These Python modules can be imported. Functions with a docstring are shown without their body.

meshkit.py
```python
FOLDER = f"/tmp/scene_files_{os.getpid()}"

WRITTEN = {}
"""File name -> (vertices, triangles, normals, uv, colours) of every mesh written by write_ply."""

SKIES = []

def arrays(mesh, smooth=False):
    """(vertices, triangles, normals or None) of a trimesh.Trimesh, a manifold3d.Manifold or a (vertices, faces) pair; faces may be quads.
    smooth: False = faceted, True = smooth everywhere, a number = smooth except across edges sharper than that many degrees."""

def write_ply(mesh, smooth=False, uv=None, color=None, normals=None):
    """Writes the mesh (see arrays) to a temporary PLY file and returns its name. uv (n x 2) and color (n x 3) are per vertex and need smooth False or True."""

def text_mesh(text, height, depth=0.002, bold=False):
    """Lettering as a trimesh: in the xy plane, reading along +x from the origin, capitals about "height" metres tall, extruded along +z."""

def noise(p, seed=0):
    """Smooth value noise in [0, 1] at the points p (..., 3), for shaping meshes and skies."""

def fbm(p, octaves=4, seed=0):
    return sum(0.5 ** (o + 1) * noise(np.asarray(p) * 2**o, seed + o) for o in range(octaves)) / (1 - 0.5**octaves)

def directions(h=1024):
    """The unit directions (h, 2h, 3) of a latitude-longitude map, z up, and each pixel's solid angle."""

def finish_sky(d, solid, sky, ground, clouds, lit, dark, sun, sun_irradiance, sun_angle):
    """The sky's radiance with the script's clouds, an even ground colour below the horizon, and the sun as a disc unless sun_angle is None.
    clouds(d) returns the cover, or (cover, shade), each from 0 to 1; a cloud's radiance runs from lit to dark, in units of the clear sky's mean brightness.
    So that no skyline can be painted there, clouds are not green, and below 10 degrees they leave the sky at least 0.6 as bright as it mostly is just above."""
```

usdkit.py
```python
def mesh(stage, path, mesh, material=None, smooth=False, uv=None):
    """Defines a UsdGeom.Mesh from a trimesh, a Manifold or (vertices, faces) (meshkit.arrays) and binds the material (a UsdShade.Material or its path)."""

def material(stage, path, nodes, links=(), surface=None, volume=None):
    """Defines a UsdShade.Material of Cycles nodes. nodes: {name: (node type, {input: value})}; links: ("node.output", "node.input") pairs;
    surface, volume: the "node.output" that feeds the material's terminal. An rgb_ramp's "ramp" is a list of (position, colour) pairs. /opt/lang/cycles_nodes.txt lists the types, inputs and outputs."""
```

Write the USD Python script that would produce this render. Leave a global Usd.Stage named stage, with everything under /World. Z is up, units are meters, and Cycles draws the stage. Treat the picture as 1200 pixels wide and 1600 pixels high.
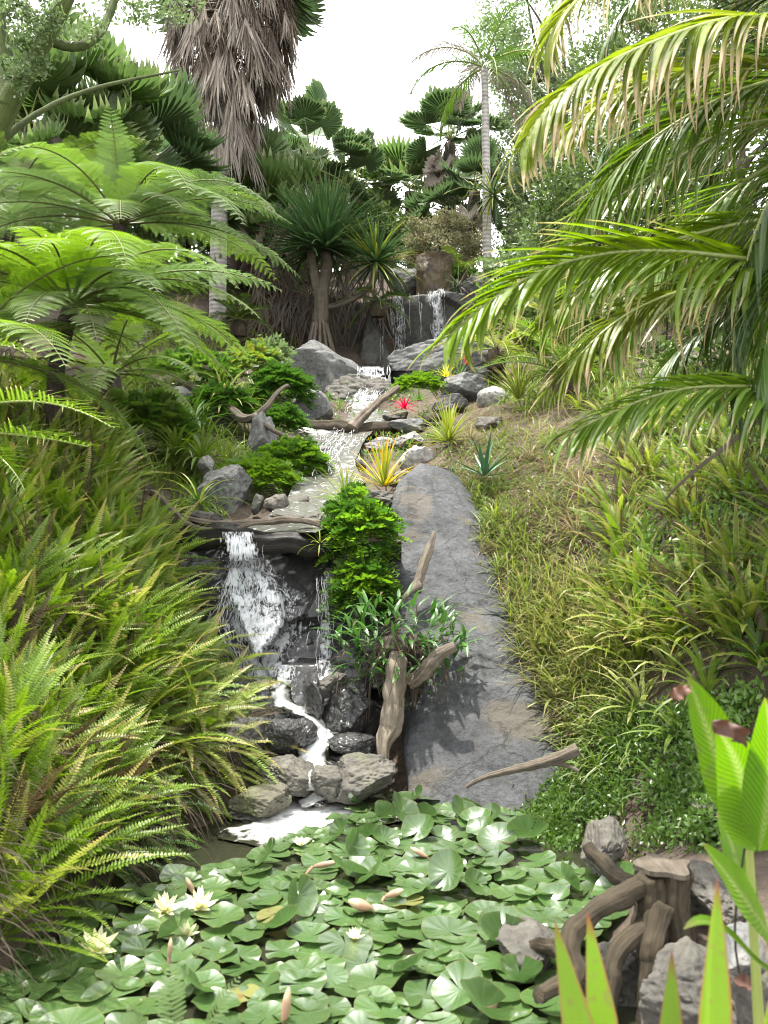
import math, numpy as np, trimesh, usdkit, meshkit
from pxr import Usd, UsdGeom, UsdLux, UsdShade, Sdf, Gf, Vt
from scipy.interpolate import RBFInterpolator

stage = Usd.Stage.CreateInMemory()
UsdGeom.SetStageUpAxis(stage, 'Z')
UsdGeom.SetStageMetersPerUnit(stage, 1.0)
UsdGeom.Xform.Define(stage, '/World')
UsdGeom.Scope.Define(stage, '/World/Looks')
CAM_Z = 1.6
EXPOSURE = 1.42
SUN_DIR = np.array([-0.17, 0.09, 0.96]); SUN_DIR /= np.linalg.norm(SUN_DIR)
SUN_INT, SKY_STR = 1.0, 0.13

# ------------------------------------------------------------------ camera
cam = UsdGeom.Camera.Define(stage, '/World/camera')
cam.CreateHorizontalApertureAttr(36.0)
cam.CreateVerticalApertureAttr(48.0)
cam.CreateFocalLengthAttr(45.0)
cam.CreateClippingRangeAttr(Gf.Vec2f(0.05, 2000))
cam.CreateFStopAttr(5.6)
cam.CreateFocusDistanceAttr(9.0)
cam.CreateExposureAttr(EXPOSURE)
cam.AddTranslateOp().Set(Gf.Vec3d(0, 0, CAM_Z))
cam.AddRotateXOp().Set(90.0)

# ------------------------------------------------------------------ sky and sun
elev = math.asin(SUN_DIR[2]); rot = math.atan2(SUN_DIR[0], SUN_DIR[1])
skym = usdkit.material(stage, '/World/Looks/sky_air', {
    'sky': ('sky_texture', {'sky_type': 'single_scattering', 'sun_disc': False, 'sun_elevation': elev, 'sun_rotation': rot,
                            'aerosol_density': 2.5}),
    'tc': ('texture_coordinate', {}),
    'map': ('mapping', {'scale': (1.0, 1.0, 2.2)}),
    'n': ('noise_texture', {'scale': 1.6, 'detail': 6.0, 'roughness': 0.55}),
    'r': ('rgb_ramp', {'ramp': [(0.30, (0.55, 0.55, 0.55)), (0.62, (0.96, 0.96, 0.96))]}),
    'b': ('rgb_to_bw', {}),
    'bw': ('mix_color', {'blend_type': 'multiply', 'fac': 1.0, 'b': (2.1, 2.08, 2.05), 'use_clamp': False}),
    'add': ('mix_color', {'blend_type': 'add', 'fac': 1.0, 'b': (3.2, 3.2, 3.2)}),
    'm': ('mix_color', {'blend_type': 'mix'}),
    'bg': ('background_shader', {'strength': SKY_STR})},
    [('tc.generated', 'map.vector'), ('map.vector', 'n.vector'), ('n.fac', 'r.fac'), ('sky.color', 'b.color'), ('b.val', 'bw.a'),
     ('bw.result', 'add.a'), ('r.color', 'm.fac'), ('sky.color', 'm.a'), ('add.result', 'm.b'), ('m.result', 'bg.color')], surface='bg.background')
dome = UsdLux.DomeLight.Define(stage, '/World/sky')
UsdShade.MaterialBindingAPI.Apply(dome.GetPrim()).Bind(skym)
dome.GetPrim().SetCustomDataByKey('kind', 'structure')
sun = UsdLux.DistantLight.Define(stage, '/World/sun')
sun.CreateIntensityAttr(SUN_INT); sun.CreateAngleAttr(1.2); sun.CreateNormalizeAttr(True)
sun.CreateColorAttr(Gf.Vec3f(1.0, 0.95, 0.86))
zax = Gf.Vec3d(*map(float, SUN_DIR))
sun.AddTransformOp().Set(Gf.Matrix4d().SetRotate(Gf.Rotation(Gf.Vec3d(0, 0, 1), zax)))

# ------------------------------------------------------------------ helpers
PI = math.pi
def rng(seed): return np.random.default_rng(seed)
def nrm(a):
    a = np.asarray(a, float)
    return a / np.maximum(np.linalg.norm(a, axis=-1, keepdims=True), 1e-9)
def at(px, py, Y):
    return np.array([(px - 600) * Y / 1500.0, Y, CAM_Z - (py - 800) * Y / 1500.0])
USED = {}
def numbered(parent, name):
    k = USED.get((parent, name), 0); USED[(parent, name)] = k + 1
    return name if k == 0 else f'{name}_{k:03d}'
def meta(prim, label=None, cat=None, group=None, kind=None):
    for k, v in (('label', label), ('category', cat), ('group', group), ('kind', kind)):
        if v: prim.SetCustomDataByKey(k, v)
    return prim

class MB:
    def __init__(s): s.v, s.f, s.u, s.n = [], [], [], 0
    def add(s, v, f, uv=None):
        v = np.asarray(v, float); f = np.asarray(f, int)
        if f.shape[1] == 4: f = np.vstack([f[:, [0, 1, 2]], f[:, [0, 2, 3]]])
        if uv is None: uv = np.full((len(v), 2), 0.5)
        s.v.append(v); s.f.append(f + s.n); s.u.append(uv); s.n += len(v)
        return s
    def data(s): return np.vstack(s.v), np.vstack(s.f), np.vstack(s.u)

def xform(path, M=None):
    x = UsdGeom.Xform.Define(stage, path)
    if M is not None: x.AddTransformOp().Set(Gf.Matrix4d(*np.asarray(M, float).T.ravel().tolist()))
    return x.GetPrim()
def thing(name, label, cat, loc=(0, 0, 0), group=None, kind=None, M=None):
    if M is None:
        M = np.eye(4); M[:3, 3] = loc
    p = xform('/World/' + numbered('/World', name), M)
    p.SetCustomDataByKey('loc', Gf.Vec3d(*map(float, M[:3, 3]))) if False else None
    ORIG[str(p.GetPath())] = np.array(M[:3, 3], float)
    return meta(p, label, cat, group, kind)
ORIG = {}
def part(name, mb, mat, parent=None, smooth=True, local=True):
    """One Mesh; world coordinates are moved into the parent's frame when local is False."""
    root = '/World' if parent is None else str(parent.GetPath())
    path = root + '/' + numbered(root, name)
    v, f, u = mb.data() if isinstance(mb, MB) else (np.array(mb[0]), np.array(mb[1]), np.full((len(mb[0]), 2), 0.5) if len(mb) < 3 else mb[2])
    if not local and parent is not None:
        r = '/'.join(root.split('/')[:3])
        v = v - ORIG.get(r, 0)
    return usdkit.mesh(stage, path, (v, f), MAT[mat], smooth=smooth, uv=u).GetPrim()
def single(name, mb, mat, label, cat, group=None, kind=None, smooth=True):
    return meta(part(name, mb, mat, None, smooth), label, cat, group, kind)
def klass(name):
    p = '/World/' + numbered('/World', name)
    c = stage.CreateClassPrim(p); c.SetTypeName('Xform')
    return c
def copy_of(cl, name, M, label, cat, group=None, kind=None):
    p = xform('/World/' + numbered('/World', name), M)
    p.GetReferences().AddInternalReference(cl.GetPath()); p.SetInstanceable(True)
    return meta(p, label, cat, group, kind)
def frame(loc, z=(0, 0, 1), rz=0.0, s=1.0):
    z = nrm(z); x = nrm(np.cross((0, 1, 0.001), z)); y = np.cross(z, x)
    c, sn = math.cos(rz), math.sin(rz)
    M = np.eye(4); M[:3, 0] = (x * c + y * sn) * s; M[:3, 1] = (-x * sn + y * c) * s; M[:3, 2] = z * s; M[:3, 3] = loc
    return M

# ---- vegetation cores (all vectorised)
def sides(D, up=(0, 0, 1)):
    S = np.cross(D, np.broadcast_to(up, D.shape))
    bad = np.linalg.norm(S, axis=1) < 1e-3
    S[bad] = (1, 0, 0)
    return nrm(S)
def spine(P, D, S, L, droop, n, pw=1.0):
    t = (np.arange(n) + 0.5) / n
    N = np.cross(S, D)
    a = droop[:, None] * t[None] ** pw
    d = np.cos(a)[..., None] * D[:, None] - np.sin(a)[..., None] * N[:, None]
    pts = np.concatenate([P[:, None], P[:, None] + np.cumsum(d * (L / n)[:, None, None], 1)], 1)
    te = np.arange(n + 1) / n
    ae = droop[:, None] * te[None] ** pw
    dn = np.cos(ae)[..., None] * D[:, None] - np.sin(ae)[..., None] * N[:, None]
    nn = np.cos(ae)[..., None] * N[:, None] + np.sin(ae)[..., None] * D[:, None]
    return pts, dn, nn
def lance(t): return np.sin(PI * np.clip(t, 0, 1) ** 0.7) ** 0.8 * 0.98 + 0.02 * (1 - t)
def strap(t): return np.clip(np.minimum(0.55 + t * 2, (1 - t) * 3.0), 0.02, 1) ** 0.8
def sword(t): return np.clip((1 - t) ** 0.75 * np.minimum(1, 0.65 + 1.6 * t), 0.012, 1)
def fanseg(t): return np.where(t < 0.6, t, (1 - t) * 1.5) + 0.004
def fanwide(t): return np.where(t < 0.82, t, (1 - t) * 4.5) + 0.004
def blades(mb, P, D, L, W, droop, n=4, S=None, fold=0.25, prof=lance, pw=1.0, roll=None, wavy=0.0, seed=0):
    P, D = np.atleast_2d(P).astype(float), nrm(np.atleast_2d(D))
    N_ = len(D); P = np.broadcast_to(P, D.shape)
    L, W, droop = (np.broadcast_to(np.asarray(x, float), (N_,)) for x in (L, W, droop))
    S = sides(D) if S is None else nrm(np.broadcast_to(S, D.shape))
    if roll is not None:
        roll = np.broadcast_to(roll, (N_,))[:, None]
        Nn = np.cross(S, D); S2 = S * np.cos(roll) + Nn * np.sin(roll)
    pts, dn, nn = spine(P, D, S, L, droop, n, pw)
    if roll is not None:
        S = S2; nn = np.cross(np.broadcast_to(S[:, None], dn.shape), dn)
    t = np.arange(n + 1) / n
    w = W[:, None] * prof(t)[None] * 0.5
    Sx = S[:, None] * w[..., None]; up = nn * (w * fold)[..., None]
    if wavy:
        r = rng(seed); ph = r.uniform(0, 6, (N_, 1))
        up = up + nn * (w * wavy * np.sin(t[None] * 9 + ph))[..., None]
    V = np.stack([pts - Sx + up, pts, pts + Sx + up], 2)            # N, n+1, 3, 3
    uv = np.stack(np.broadcast_arrays(np.array([0, .5, 1.])[None, None], t[None, :, None]), -1)
    uv = np.broadcast_to(uv, (N_, n + 1, 3, 2)).reshape(-1, 2)
    i = np.arange(n)[:, None] * 3 + np.arange(2)[None]
    q = np.stack([i, i + 1, i + 4, i + 3], -1).reshape(-1, 4)
    F = (np.arange(N_)[:, None, None] * (n + 1) * 3 + q[None]).reshape(-1, 4)
    mb.add(V.reshape(-1, 3), F, uv)
    return pts, dn, nn
def leaves(mb, P, D, S, L, W, mid=0.4, bend=0.0, v0=0.0, v1=1.0):
    """Small leaves: base, two sides, tip; 2 triangles each."""
    P, D, S = (np.asarray(x, float) for x in (P, D, S)); k = len(P)
    L, W = (np.broadcast_to(np.asarray(x, float), (k,))[:, None] for x in (L, W))
    Nn = np.cross(S, D)
    m = P + D * L * mid
    V = np.stack([P, m + S * W / 2, P + D * L - Nn * L * bend, m - S * W / 2], 1).reshape(-1, 3)
    F = (np.arange(k)[:, None] * 4 + np.array([[0, 1, 2, 3]]))
    uv = np.zeros((k, 4, 2)); uv[:, :, 0] = (.5, 1, .5, 0); uv[:, :, 1] = np.stack([np.full(k, v0), np.full(k, v0) * .6 + .4 * v1, np.full(k, v1), np.full(k, v0) * .6 + .4 * v1], 1) if np.ndim(v0) == 0 else np.stack([v0, v0, v0, v0], 1)
    mb.add(V, F, uv.reshape(-1, 2))
def tube(mb, pts, rad, sides_=7, rough=0.0, seed=0, cap=True, ridge=0):
    p = np.asarray(pts, float); k = len(p); rad = np.broadcast_to(np.asarray(rad, float), (k,))
    T = nrm(np.gradient(p, axis=0))
    A = np.zeros_like(p); ref = np.array([0, 0, 1.0]) if abs(T[0, 2]) < 0.9 else np.array([1.0, 0, 0])
    a = nrm(np.cross(T[0], ref))
    for i in range(k):
        a = nrm(a - T[i] * np.dot(a, T[i])); A[i] = a
    B = np.cross(T, A); th = np.arange(sides_) * 2 * PI / sides_
    R = rad[:, None] * np.ones(sides_)[None]
    if ridge: R = R * (1 + ridge * np.cos(th * 5 + seed)[None])
    V = p[:, None] + R[..., None] * (np.cos(th)[None, :, None] * A[:, None] + np.sin(th)[None, :, None] * B[:, None])
    if rough:
        nz = meshkit.fbm(V * (0.35 / max(rad.mean(), 1e-3)) + seed * 7.3, 3, seed) - 0.5
        nz = nz + .5 * (meshkit.fbm(V * (1.3 / max(rad.mean(), 1e-3)) * (1, 1, .6) + seed * 3.1, 3, seed + 1) - .5)
        V = p[:, None] + (V - p[:, None]) * (1 + rough * 2 * nz[..., None])
    i, j = np.meshgrid(np.arange(k - 1), np.arange(sides_), indexing='ij')
    q = np.stack([i * sides_ + j, i * sides_ + (j + 1) % sides_, (i + 1) * sides_ + (j + 1) % sides_, (i + 1) * sides_ + j], -1).reshape(-1, 4)
    uv = np.stack(np.broadcast_arrays(np.arange(sides_)[None] / sides_, np.linspace(0, 1, k)[:, None]), -1).reshape(-1, 2)
    V = V.reshape(-1, 3)
    tri = np.vstack([q[:, [0, 1, 2]], q[:, [0, 2, 3]]])
    if cap:
        V = np.vstack([V, p[:1], p[-1:]]); uv = np.vstack([uv, [[.5, 0], [.5, 1]]]); b = k * sides_
        jj = np.arange(sides_); e = (k - 1) * sides_
        tri = np.vstack([tri, np.stack([jj * 0 + b, (jj + 1) % sides_, jj], 1), np.stack([jj * 0 + b + 1, e + jj, e + (jj + 1) % sides_], 1)])
    mb.add(V, tri, uv)
def curve(ctrl, n=16):
    """Smooth polyline through control points."""
    from scipy.interpolate import PchipInterpolator
    c = np.asarray(ctrl, float)
    s = np.concatenate([[0], np.cumsum(np.linalg.norm(np.diff(c, axis=0), axis=1))])
    if len(c) == 2: return c[0] + np.linspace(0, 1, n)[:, None] * (c[1] - c[0])
    from scipy.interpolate import make_interp_spline
    return make_interp_spline(s, c, k=min(3, len(c) - 1) if len(c) < 4 else 3)(np.linspace(0, s[-1], n)) if len(c) > 3 else make_interp_spline(s, c, k=2)(np.linspace(0, s[-1], n))
def pcurve(ctrl, n=16): return curve([at(*c) for c in ctrl], n)
_ICO = {k: trimesh.creation.icosphere(k) for k in (0, 1, 2, 3, 4, 5)}
def rock(mb, c, r, seed, sub=4, cuts=9, rough=0.10, rz=None, tilt=0.2, depth=(0.62, 0.92)):
    g = rng(seed); m = _ICO[sub]; v = m.vertices.copy()
    for _ in range(cuts):
        n = nrm(g.normal(size=3)); d = g.uniform(*depth)
        o = v @ n - d; v = v - np.where(o > 0, o * 0.96, 0)[:, None] * n
    nn = nrm(v)
    rid = 1 - np.abs(2 * meshkit.fbm(v * 2.6 + seed * 1.7, 4, seed + 5) - 1)
    v = v + nn * ((meshkit.fbm(v * 1.7 + seed * 3.1, 4, seed) - .5) * rough * 2.2 + (meshkit.fbm(v * 8 + seed, 4, seed) - .5) * rough * .9 - np.clip(rid - .86, 0, 1) * rough * 3.0)[:, None]
    v = v / np.abs(v).max(0)
    v = v * np.asarray(r, float)
    a = g.uniform(-.4, .4) if rz is None else rz
    R = trimesh.transformations.euler_matrix(g.uniform(-tilt, tilt), g.uniform(-tilt, tilt), a)[:3, :3]
    mb.add(v @ R.T + np.asarray(c), m.faces)

# ---- terrain from surveyed points
CT = [  # x, y, z
 (0,0,.05),(-2,0,.3),(2,0,.25),(0,1.7,.0),(-1.2,1.8,.1),(1.0,1.9,.12),(2,2,.5),(-2.2,2,.9),
 (-.9,2.5,-.25),(0,2.4,-.3),(.5,2.6,-.25),(0,3.2,-.35),(-.8,3.4,-.3),(.5,3.4,-.25),(-.6,4.2,-.3),(.2,4.2,-.35),(.65,4.1,-.2),(-.5,4.9,-.15),(.2,4.9,-.2),(.6,4.8,-.1),
 (-1.25,2.8,-.05),(-1.22,3.4,-.1),(-1.1,4.1,-.1),(-.95,4.8,-.05),(-.82,5.2,.05),
 (.85,3.2,.0),(.95,3.7,.02),(1.0,4.2,.0),(.92,4.8,.02),
 (-.3,5.35,-.05),(.1,5.3,-.1),(-.4,5.8,.02),(-.55,6.1,.05),(-.2,6.1,.05),(0,5.8,.0),(-.6,6.85,1.25),(-1.1,6.85,1.25),(-.25,6.85,1.25),(-.62,6.5,.35),(-1,6.5,.35),(-.25,6.5,.35),
 (-.58,7.3,1.5),(-.45,8.5,1.82),(-.5,9.5,2.15),(-.3,11,2.5),(-.12,11.9,2.8),(-.12,12.5,3.15),(-.1,13.2,3.3),(0,14.5,3.3),(.5,15,3.4),
 (.2,7.6,1.6),(.05,6.8,1.0),(.42,6.0,.5),(.74,6.2,.82),(1.04,5.3,.28),(.25,5.4,-.1),(.7,5.3,.0),(.3,6.6,.95),(.15,6.1,.35),(.6,6.8,1.25),
 (.8,7.4,1.55),(.57,8.6,2.12),(1,10,2.6),(1.62,9,2.5),(1.87,7,2.0),(1.49,5.6,1.15),(1.84,4.6,1.15),(1.43,4.3,.5),(1.15,4.9,.36),(1.6,3.8,.5),(1.1,3.7,.2),(1.2,3.0,.2),(2.4,6,2.1),(3.4,5,2.2),(3,3,1.4),
 (1.3,13,3.6),(1.9,11.5,3.2),(3.2,12,3.8),(3.2,16,5.2),(5,10,4.2),(5,6,3.2),
 (-1.7,3.4,.55),(-2.0,4,1.0),(-2.3,4.8,1.35),(-1.95,6.2,1.45),(-1.5,6,.95),(-1.1,5.6,.45),(-1.0,5.3,.2),(-1.6,4.6,.45),(-3,3,1.6),(-4,5,2.4),(-2.5,7.5,2.1),
 (-2.2,9,2.3),(-1.2,9,2.05),(-1.44,8,1.8),(-1.3,11.5,3.0),(-2.4,12,3.35),(-2.3,15,4.2),(-1.4,14,3.6),(-1.8,16,4.6),(-2.2,18,5.7),(-3.8,19,6.3),(-.6,19,6.4),(-4,12,4.2),(-5,9,3.6),(-7,6,3.2),(-8,14,5.4),
 (.6,17.6,5.8),(2.3,17,5.6),(0,16.4,4.9),(1.2,16.6,5.0),(-10,25,7.5),(0,26,7.2),(10,25,7.6),(8,14,5.6),(9,6,4),(0,40,8.5),(-25,30,9),(25,30,9),(-30,5,6),(30,5,6),(0,-12,.4),(-14,-10,1),(14,-10,1),(-60,60,9),(60,60,9),(-60,-60,2),(60,-60,2),(0,90,9)]
CT = np.array(CT, float)
_RB = RBFInterpolator(CT[:, :2], CT[:, 2], kernel='linear', smoothing=0.0)
def ground(xy, detail=True):
    xy = np.atleast_2d(np.asarray(xy, float))[:, :2]
    z = _RB(xy)
    if detail:
        p = np.c_[xy, np.zeros(len(xy))]
        near = np.clip((xy[:, 1] - 1) / 3, 0.2, 1)
        z = z + (meshkit.fbm(p * 1.1, 4, 3) - .5) * .16 * near + (meshkit.fbm(p * 6, 3, 5) - .5) * .05
    return z
def hit(px, py, y0=1.6, y1=40):
    Y = np.concatenate([np.arange(y0, 20, .02), np.arange(20, y1, .1)])
    p = np.stack([(px - 600) * Y / 1500, Y, CAM_Z - (py - 800) * Y / 1500], 1)
    i = np.argmax(p[:, 2] <= ground(p))
    return p[i] if p[i, 2] <= ground(p[i:i + 1])[0] else at(px, py, 15)
def gz(x, y): return float(ground([[x, y]])[0])
def gnormal(x, y):
    e = .15; z = _RB(np.array([[x + e, y], [x - e, y], [x, y + e], [x, y - e]]))
    return nrm([-(z[0] - z[1]) / (2 * e), -(z[2] - z[3]) / (2 * e), 1])

# ------------------------------------------------------------------ materials
MAT = {}
def mat(name, nodes, links, surface='p.BSDF', **k):
    MAT[name] = usdkit.material(stage, '/World/Looks/' + name, nodes, links, surface=surface, **k)
def leafmat(name, a, b, tip=None, tip_at=0.75, trans=0.35, rough=0.42, mid=None, spec=0.5, edge=None, spots=None, nscale=6.0, glow=1.5, veins=None):
    nodes = {'g': ('geometry', {}), 'o': ('object_info', {}), 'tc': ('texture_coordinate', {}),
             'n': ('noise_texture', {'scale': nscale, 'detail': 3.0}),
             'ad': ('math', {'math_type': 'add'}), 'ad2': ('math', {'math_type': 'multiply_add', 'value2': 0.55, 'value3': -0.12}),
             'c': ('mix_color', {'a': a, 'b': b}),
             'hv': ('hsv', {}), 'vr': ('map_range', {'from_min': 0., 'from_max': 1., 'to_min': 0.72, 'to_max': 1.28}),
             'st': ('attribute', {'attribute': 'st'}), 'sx': ('separate_xyz', {}),
             'p': ('principled_bsdf', {'roughness': rough, 'specular_ior_level': spec}),
             't': ('translucent_bsdf', {}), 'tg': ('hsv', {'saturation': 1.08, 'value': glow}),
             'mx': ('mix_closure', {'fac': trans})}
    links = [('tc.object', 'n.vector'), ('g.random_per_island', 'ad.value1'), ('n.fac', 'ad.value2'), ('ad.value', 'ad2.value1'), ('ad2.value', 'c.fac'),
             ('o.random', 'vr.value'), ('vr.result', 'hv.value'), ('st.vector', 'sx.vector')]
    last = 'c.result'
    if mid:
        nodes |= {'mm': ('math', {'math_type': 'subtract', 'value2': 0.5}), 'ma': ('math', {'math_type': 'absolute'}),
                  'mr': ('map_range', {'from_min': 0.03, 'from_max': 0.12, 'to_min': 0.8, 'to_max': 0.0, 'clamp': True}), 'mc': ('mix_color', {'b': mid})}
        links += [('sx.x', 'mm.value1'), ('mm.value', 'ma.value1'), ('ma.value', 'mr.value'), ('mr.result', 'mc.fac'), (last, 'mc.a')]; last = 'mc.result'
    if edge:
        nodes |= {'em': ('math', {'math_type': 'subtract', 'value2': 0.5}), 'ea': ('math', {'math_type': 'absolute'}),
                  'er': ('map_range', {'from_min': 0.40, 'from_max': 0.46, 'to_min': 0.0, 'to_max': 0.9, 'clamp': True}), 'ec': ('mix_color', {'b': edge})}
        links += [('sx.x', 'em.value1'), ('em.value', 'ea.value1'), ('ea.value', 'er.value'), ('er.result', 'ec.fac'), (last, 'ec.a')]; last = 'ec.result'
    if tip:
        nodes |= {'tn': ('math', {'math_type': 'multiply_add', 'value2': 0.35}), 'tr': ('map_range', {'from_min': tip_at + .17, 'from_max': tip_at + .32, 'to_min': 0., 'to_max': 1., 'clamp': True}), 'tcx': ('mix_color', {'b': tip})}
        links += [('ad.value', 'tn.value1'), ('sx.y', 'tn.value3'), ('tn.value', 'tr.value'), ('tr.result', 'tcx.fac'), (last, 'tcx.a')]; last = 'tcx.result'
    if spots:
        nodes |= {'sn': ('noise_texture', {'scale': nscale * 4, 'detail': 2.0}), 'sr': ('map_range', {'from_min': 0.60, 'from_max': 0.70, 'to_min': 0., 'to_max': .8, 'clamp': True}), 'sc': ('mix_color', {'b': spots})}
        links += [('tc.object', 'sn.vector'), ('sn.fac', 'sr.value'), ('sr.result', 'sc.fac'), (last, 'sc.a')]; last = 'sc.result'
    if veins:
        kx, ky, st_ = veins
        nodes |= {'v1': ('math', {'math_type': 'subtract', 'value2': .5}), 'v2': ('math', {'math_type': 'absolute'}), 'v3': ('math', {'math_type': 'multiply', 'value2': kx}), 'v4': ('math', {'math_type': 'multiply_add', 'value2': ky}), 'v5': ('math', {'math_type': 'sine'}),
                  'v6': ('map_range', {'from_min': -1., 'from_max': 1., 'to_min': 1. - st_, 'to_max': 1. + st_ * .5}), 'v7': ('combine_color', {}), 'v8': ('mix_color', {'blend_type': 'multiply', 'fac': 1.}), 'vb': ('bump', {'strength': .35, 'distance': .004})}
        links += [('sx.x', 'v1.value1'), ('v1.value', 'v2.value1'), ('v2.value', 'v3.value1'), ('sx.y', 'v4.value1'), ('v3.value', 'v4.value3'), ('v4.value', 'v5.value1'), ('v5.value', 'v6.value'), ('v6.result', 'v7.r'), ('v6.result', 'v7.g'), ('v6.result', 'v7.b'),
                  (last, 'v8.a'), ('v7.color', 'v8.b'), ('v5.value', 'vb.height'), ('vb.normal', 'p.normal')]; last = 'v8.result'
    links += [(last, 'hv.color'), ('hv.color', 'p.base_color'), ('hv.color', 'tg.color'), ('tg.color', 't.color'), ('p.BSDF', 'mx.closure1'), ('t.BSDF', 'mx.closure2')]
    mat(name, nodes, links, 'mx.closure')

leafmat('sword_fern', (.10, .175, .015), (.21, .30, .03), tip=(.17, .22, .04), tip_at=.8)
leafmat('sword_fern_yellow', (.19, .25, .035), (.35, .36, .085), tip=(.30, .25, .09), tip_at=.7)
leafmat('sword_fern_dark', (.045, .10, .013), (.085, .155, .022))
leafmat('fern_stalk', (.075, .085, .022), (.14, .14, .04), trans=.0, rough=.6)
leafmat('fern_dry', (.045, .031, .015), (.12, .088, .044), trans=.2, rough=.8)
leafmat('tree_fern', (.085, .15, .025), (.16, .225, .04), tip=(.18, .22, .05), tip_at=.9, trans=.45)
leafmat('tree_fern_bright', (.115, .20, .02), (.19, .27, .035), trans=.5)
leafmat('tree_fern_pale', (.09, .15, .045), (.15, .21, .07), trans=.4)
leafmat('tree_fern_dry', (.05, .03, .015), (.12, .075, .035), trans=.15, rough=.8)
leafmat('palm_leaf', (.08, .15, .015), (.18, .25, .025), tip=(.40, .33, .19), tip_at=.76, trans=.4, rough=.32, mid=(.16, .22, .06))
leafmat('palm_leaf_yellow', (.11, .17, .016), (.31, .28, .035), tip=(.46, .38, .24), tip_at=.60, trans=.42, rough=.32, mid=(.30, .32, .08))
leafmat('palm_leaf_bright', (.11, .19, .014), (.22, .27, .025), tip=(.40, .34, .14), tip_at=.76, trans=.45, rough=.32, mid=(.22, .30, .06))
leafmat('palm_leaf_dark', (.045, .095, .014), (.10, .15, .022), trans=.3, rough=.35)
leafmat('fan_leaf', (.06, .105, .04), (.11, .16, .065), tip=(.15, .17, .08), tip_at=.86, trans=.3, rough=.4)
leafmat('fan_leaf_green', (.075, .13, .035), (.13, .19, .06), tip=(.19, .22, .10), tip_at=.80, trans=.38, rough=.4)
leafmat('fan_dead', (.25, .215, .18), (.50, .445, .385), trans=.12, rough=.75, nscale=3.)
leafmat('fan_dead_dark', (.11, .085, .063), (.24, .19, .145), trans=.1, rough=.8, nscale=3.)
leafmat('pandanus_leaf', (.04, .085, .028), (.085, .14, .045), tip=(.14, .15, .05), tip_at=.85, trans=.25, rough=.35)
leafmat('tree_leaf', (.065, .105, .026), (.13, .175, .048), trans=.4)
leafmat('tree_leaf_pale', (.10, .15, .055), (.18, .23, .10), trans=.4)
leafmat('shrub_grey', (.19, .19, .09), (.33, .28, .17), trans=.25, rough=.7)
leafmat('herb_bright', (.105, .205, .02), (.18, .28, .035), trans=.4, rough=.5)
leafmat('herb_deep', (.04, .10, .014), (.085, .165, .025), trans=.4, rough=.5)
leafmat('orange_leaf', (.42, .33, .03), (.48, .20, .02), tip=(.50, .22, .03), tip_at=.72, trans=.35, rough=.4)
leafmat('bromeliad_yellow', (.17, .22, .03), (.32, .31, .05), tip=(.40, .24, .06), tip_at=.85, trans=.3, rough=.4)
leafmat('red_leaf', (.45, .02, .05), (.55, .06, .10), trans=.3)
leafmat('aloe', (.035, .10, .05), (.06, .13, .06), trans=.05, rough=.4)
leafmat('grass', (.13, .17, .03), (.27, .27, .075), tip=(.36, .30, .14), tip_at=.75, trans=.35, rough=.5)
leafmat('grass_green', (.095, .15, .025), (.20, .25, .045), tip=(.25, .26, .08), tip_at=.85, trans=.35)
leafmat('straw', (.24, .185, .11), (.42, .34, .22), trans=.1, rough=.9)
leafmat('strap_leaf', (.16, .20, .05), (.36, .35, .14), tip=(.40, .30, .16), tip_at=.8, trans=.3, rough=.35, edge=(.45, .43, .18))
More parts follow.
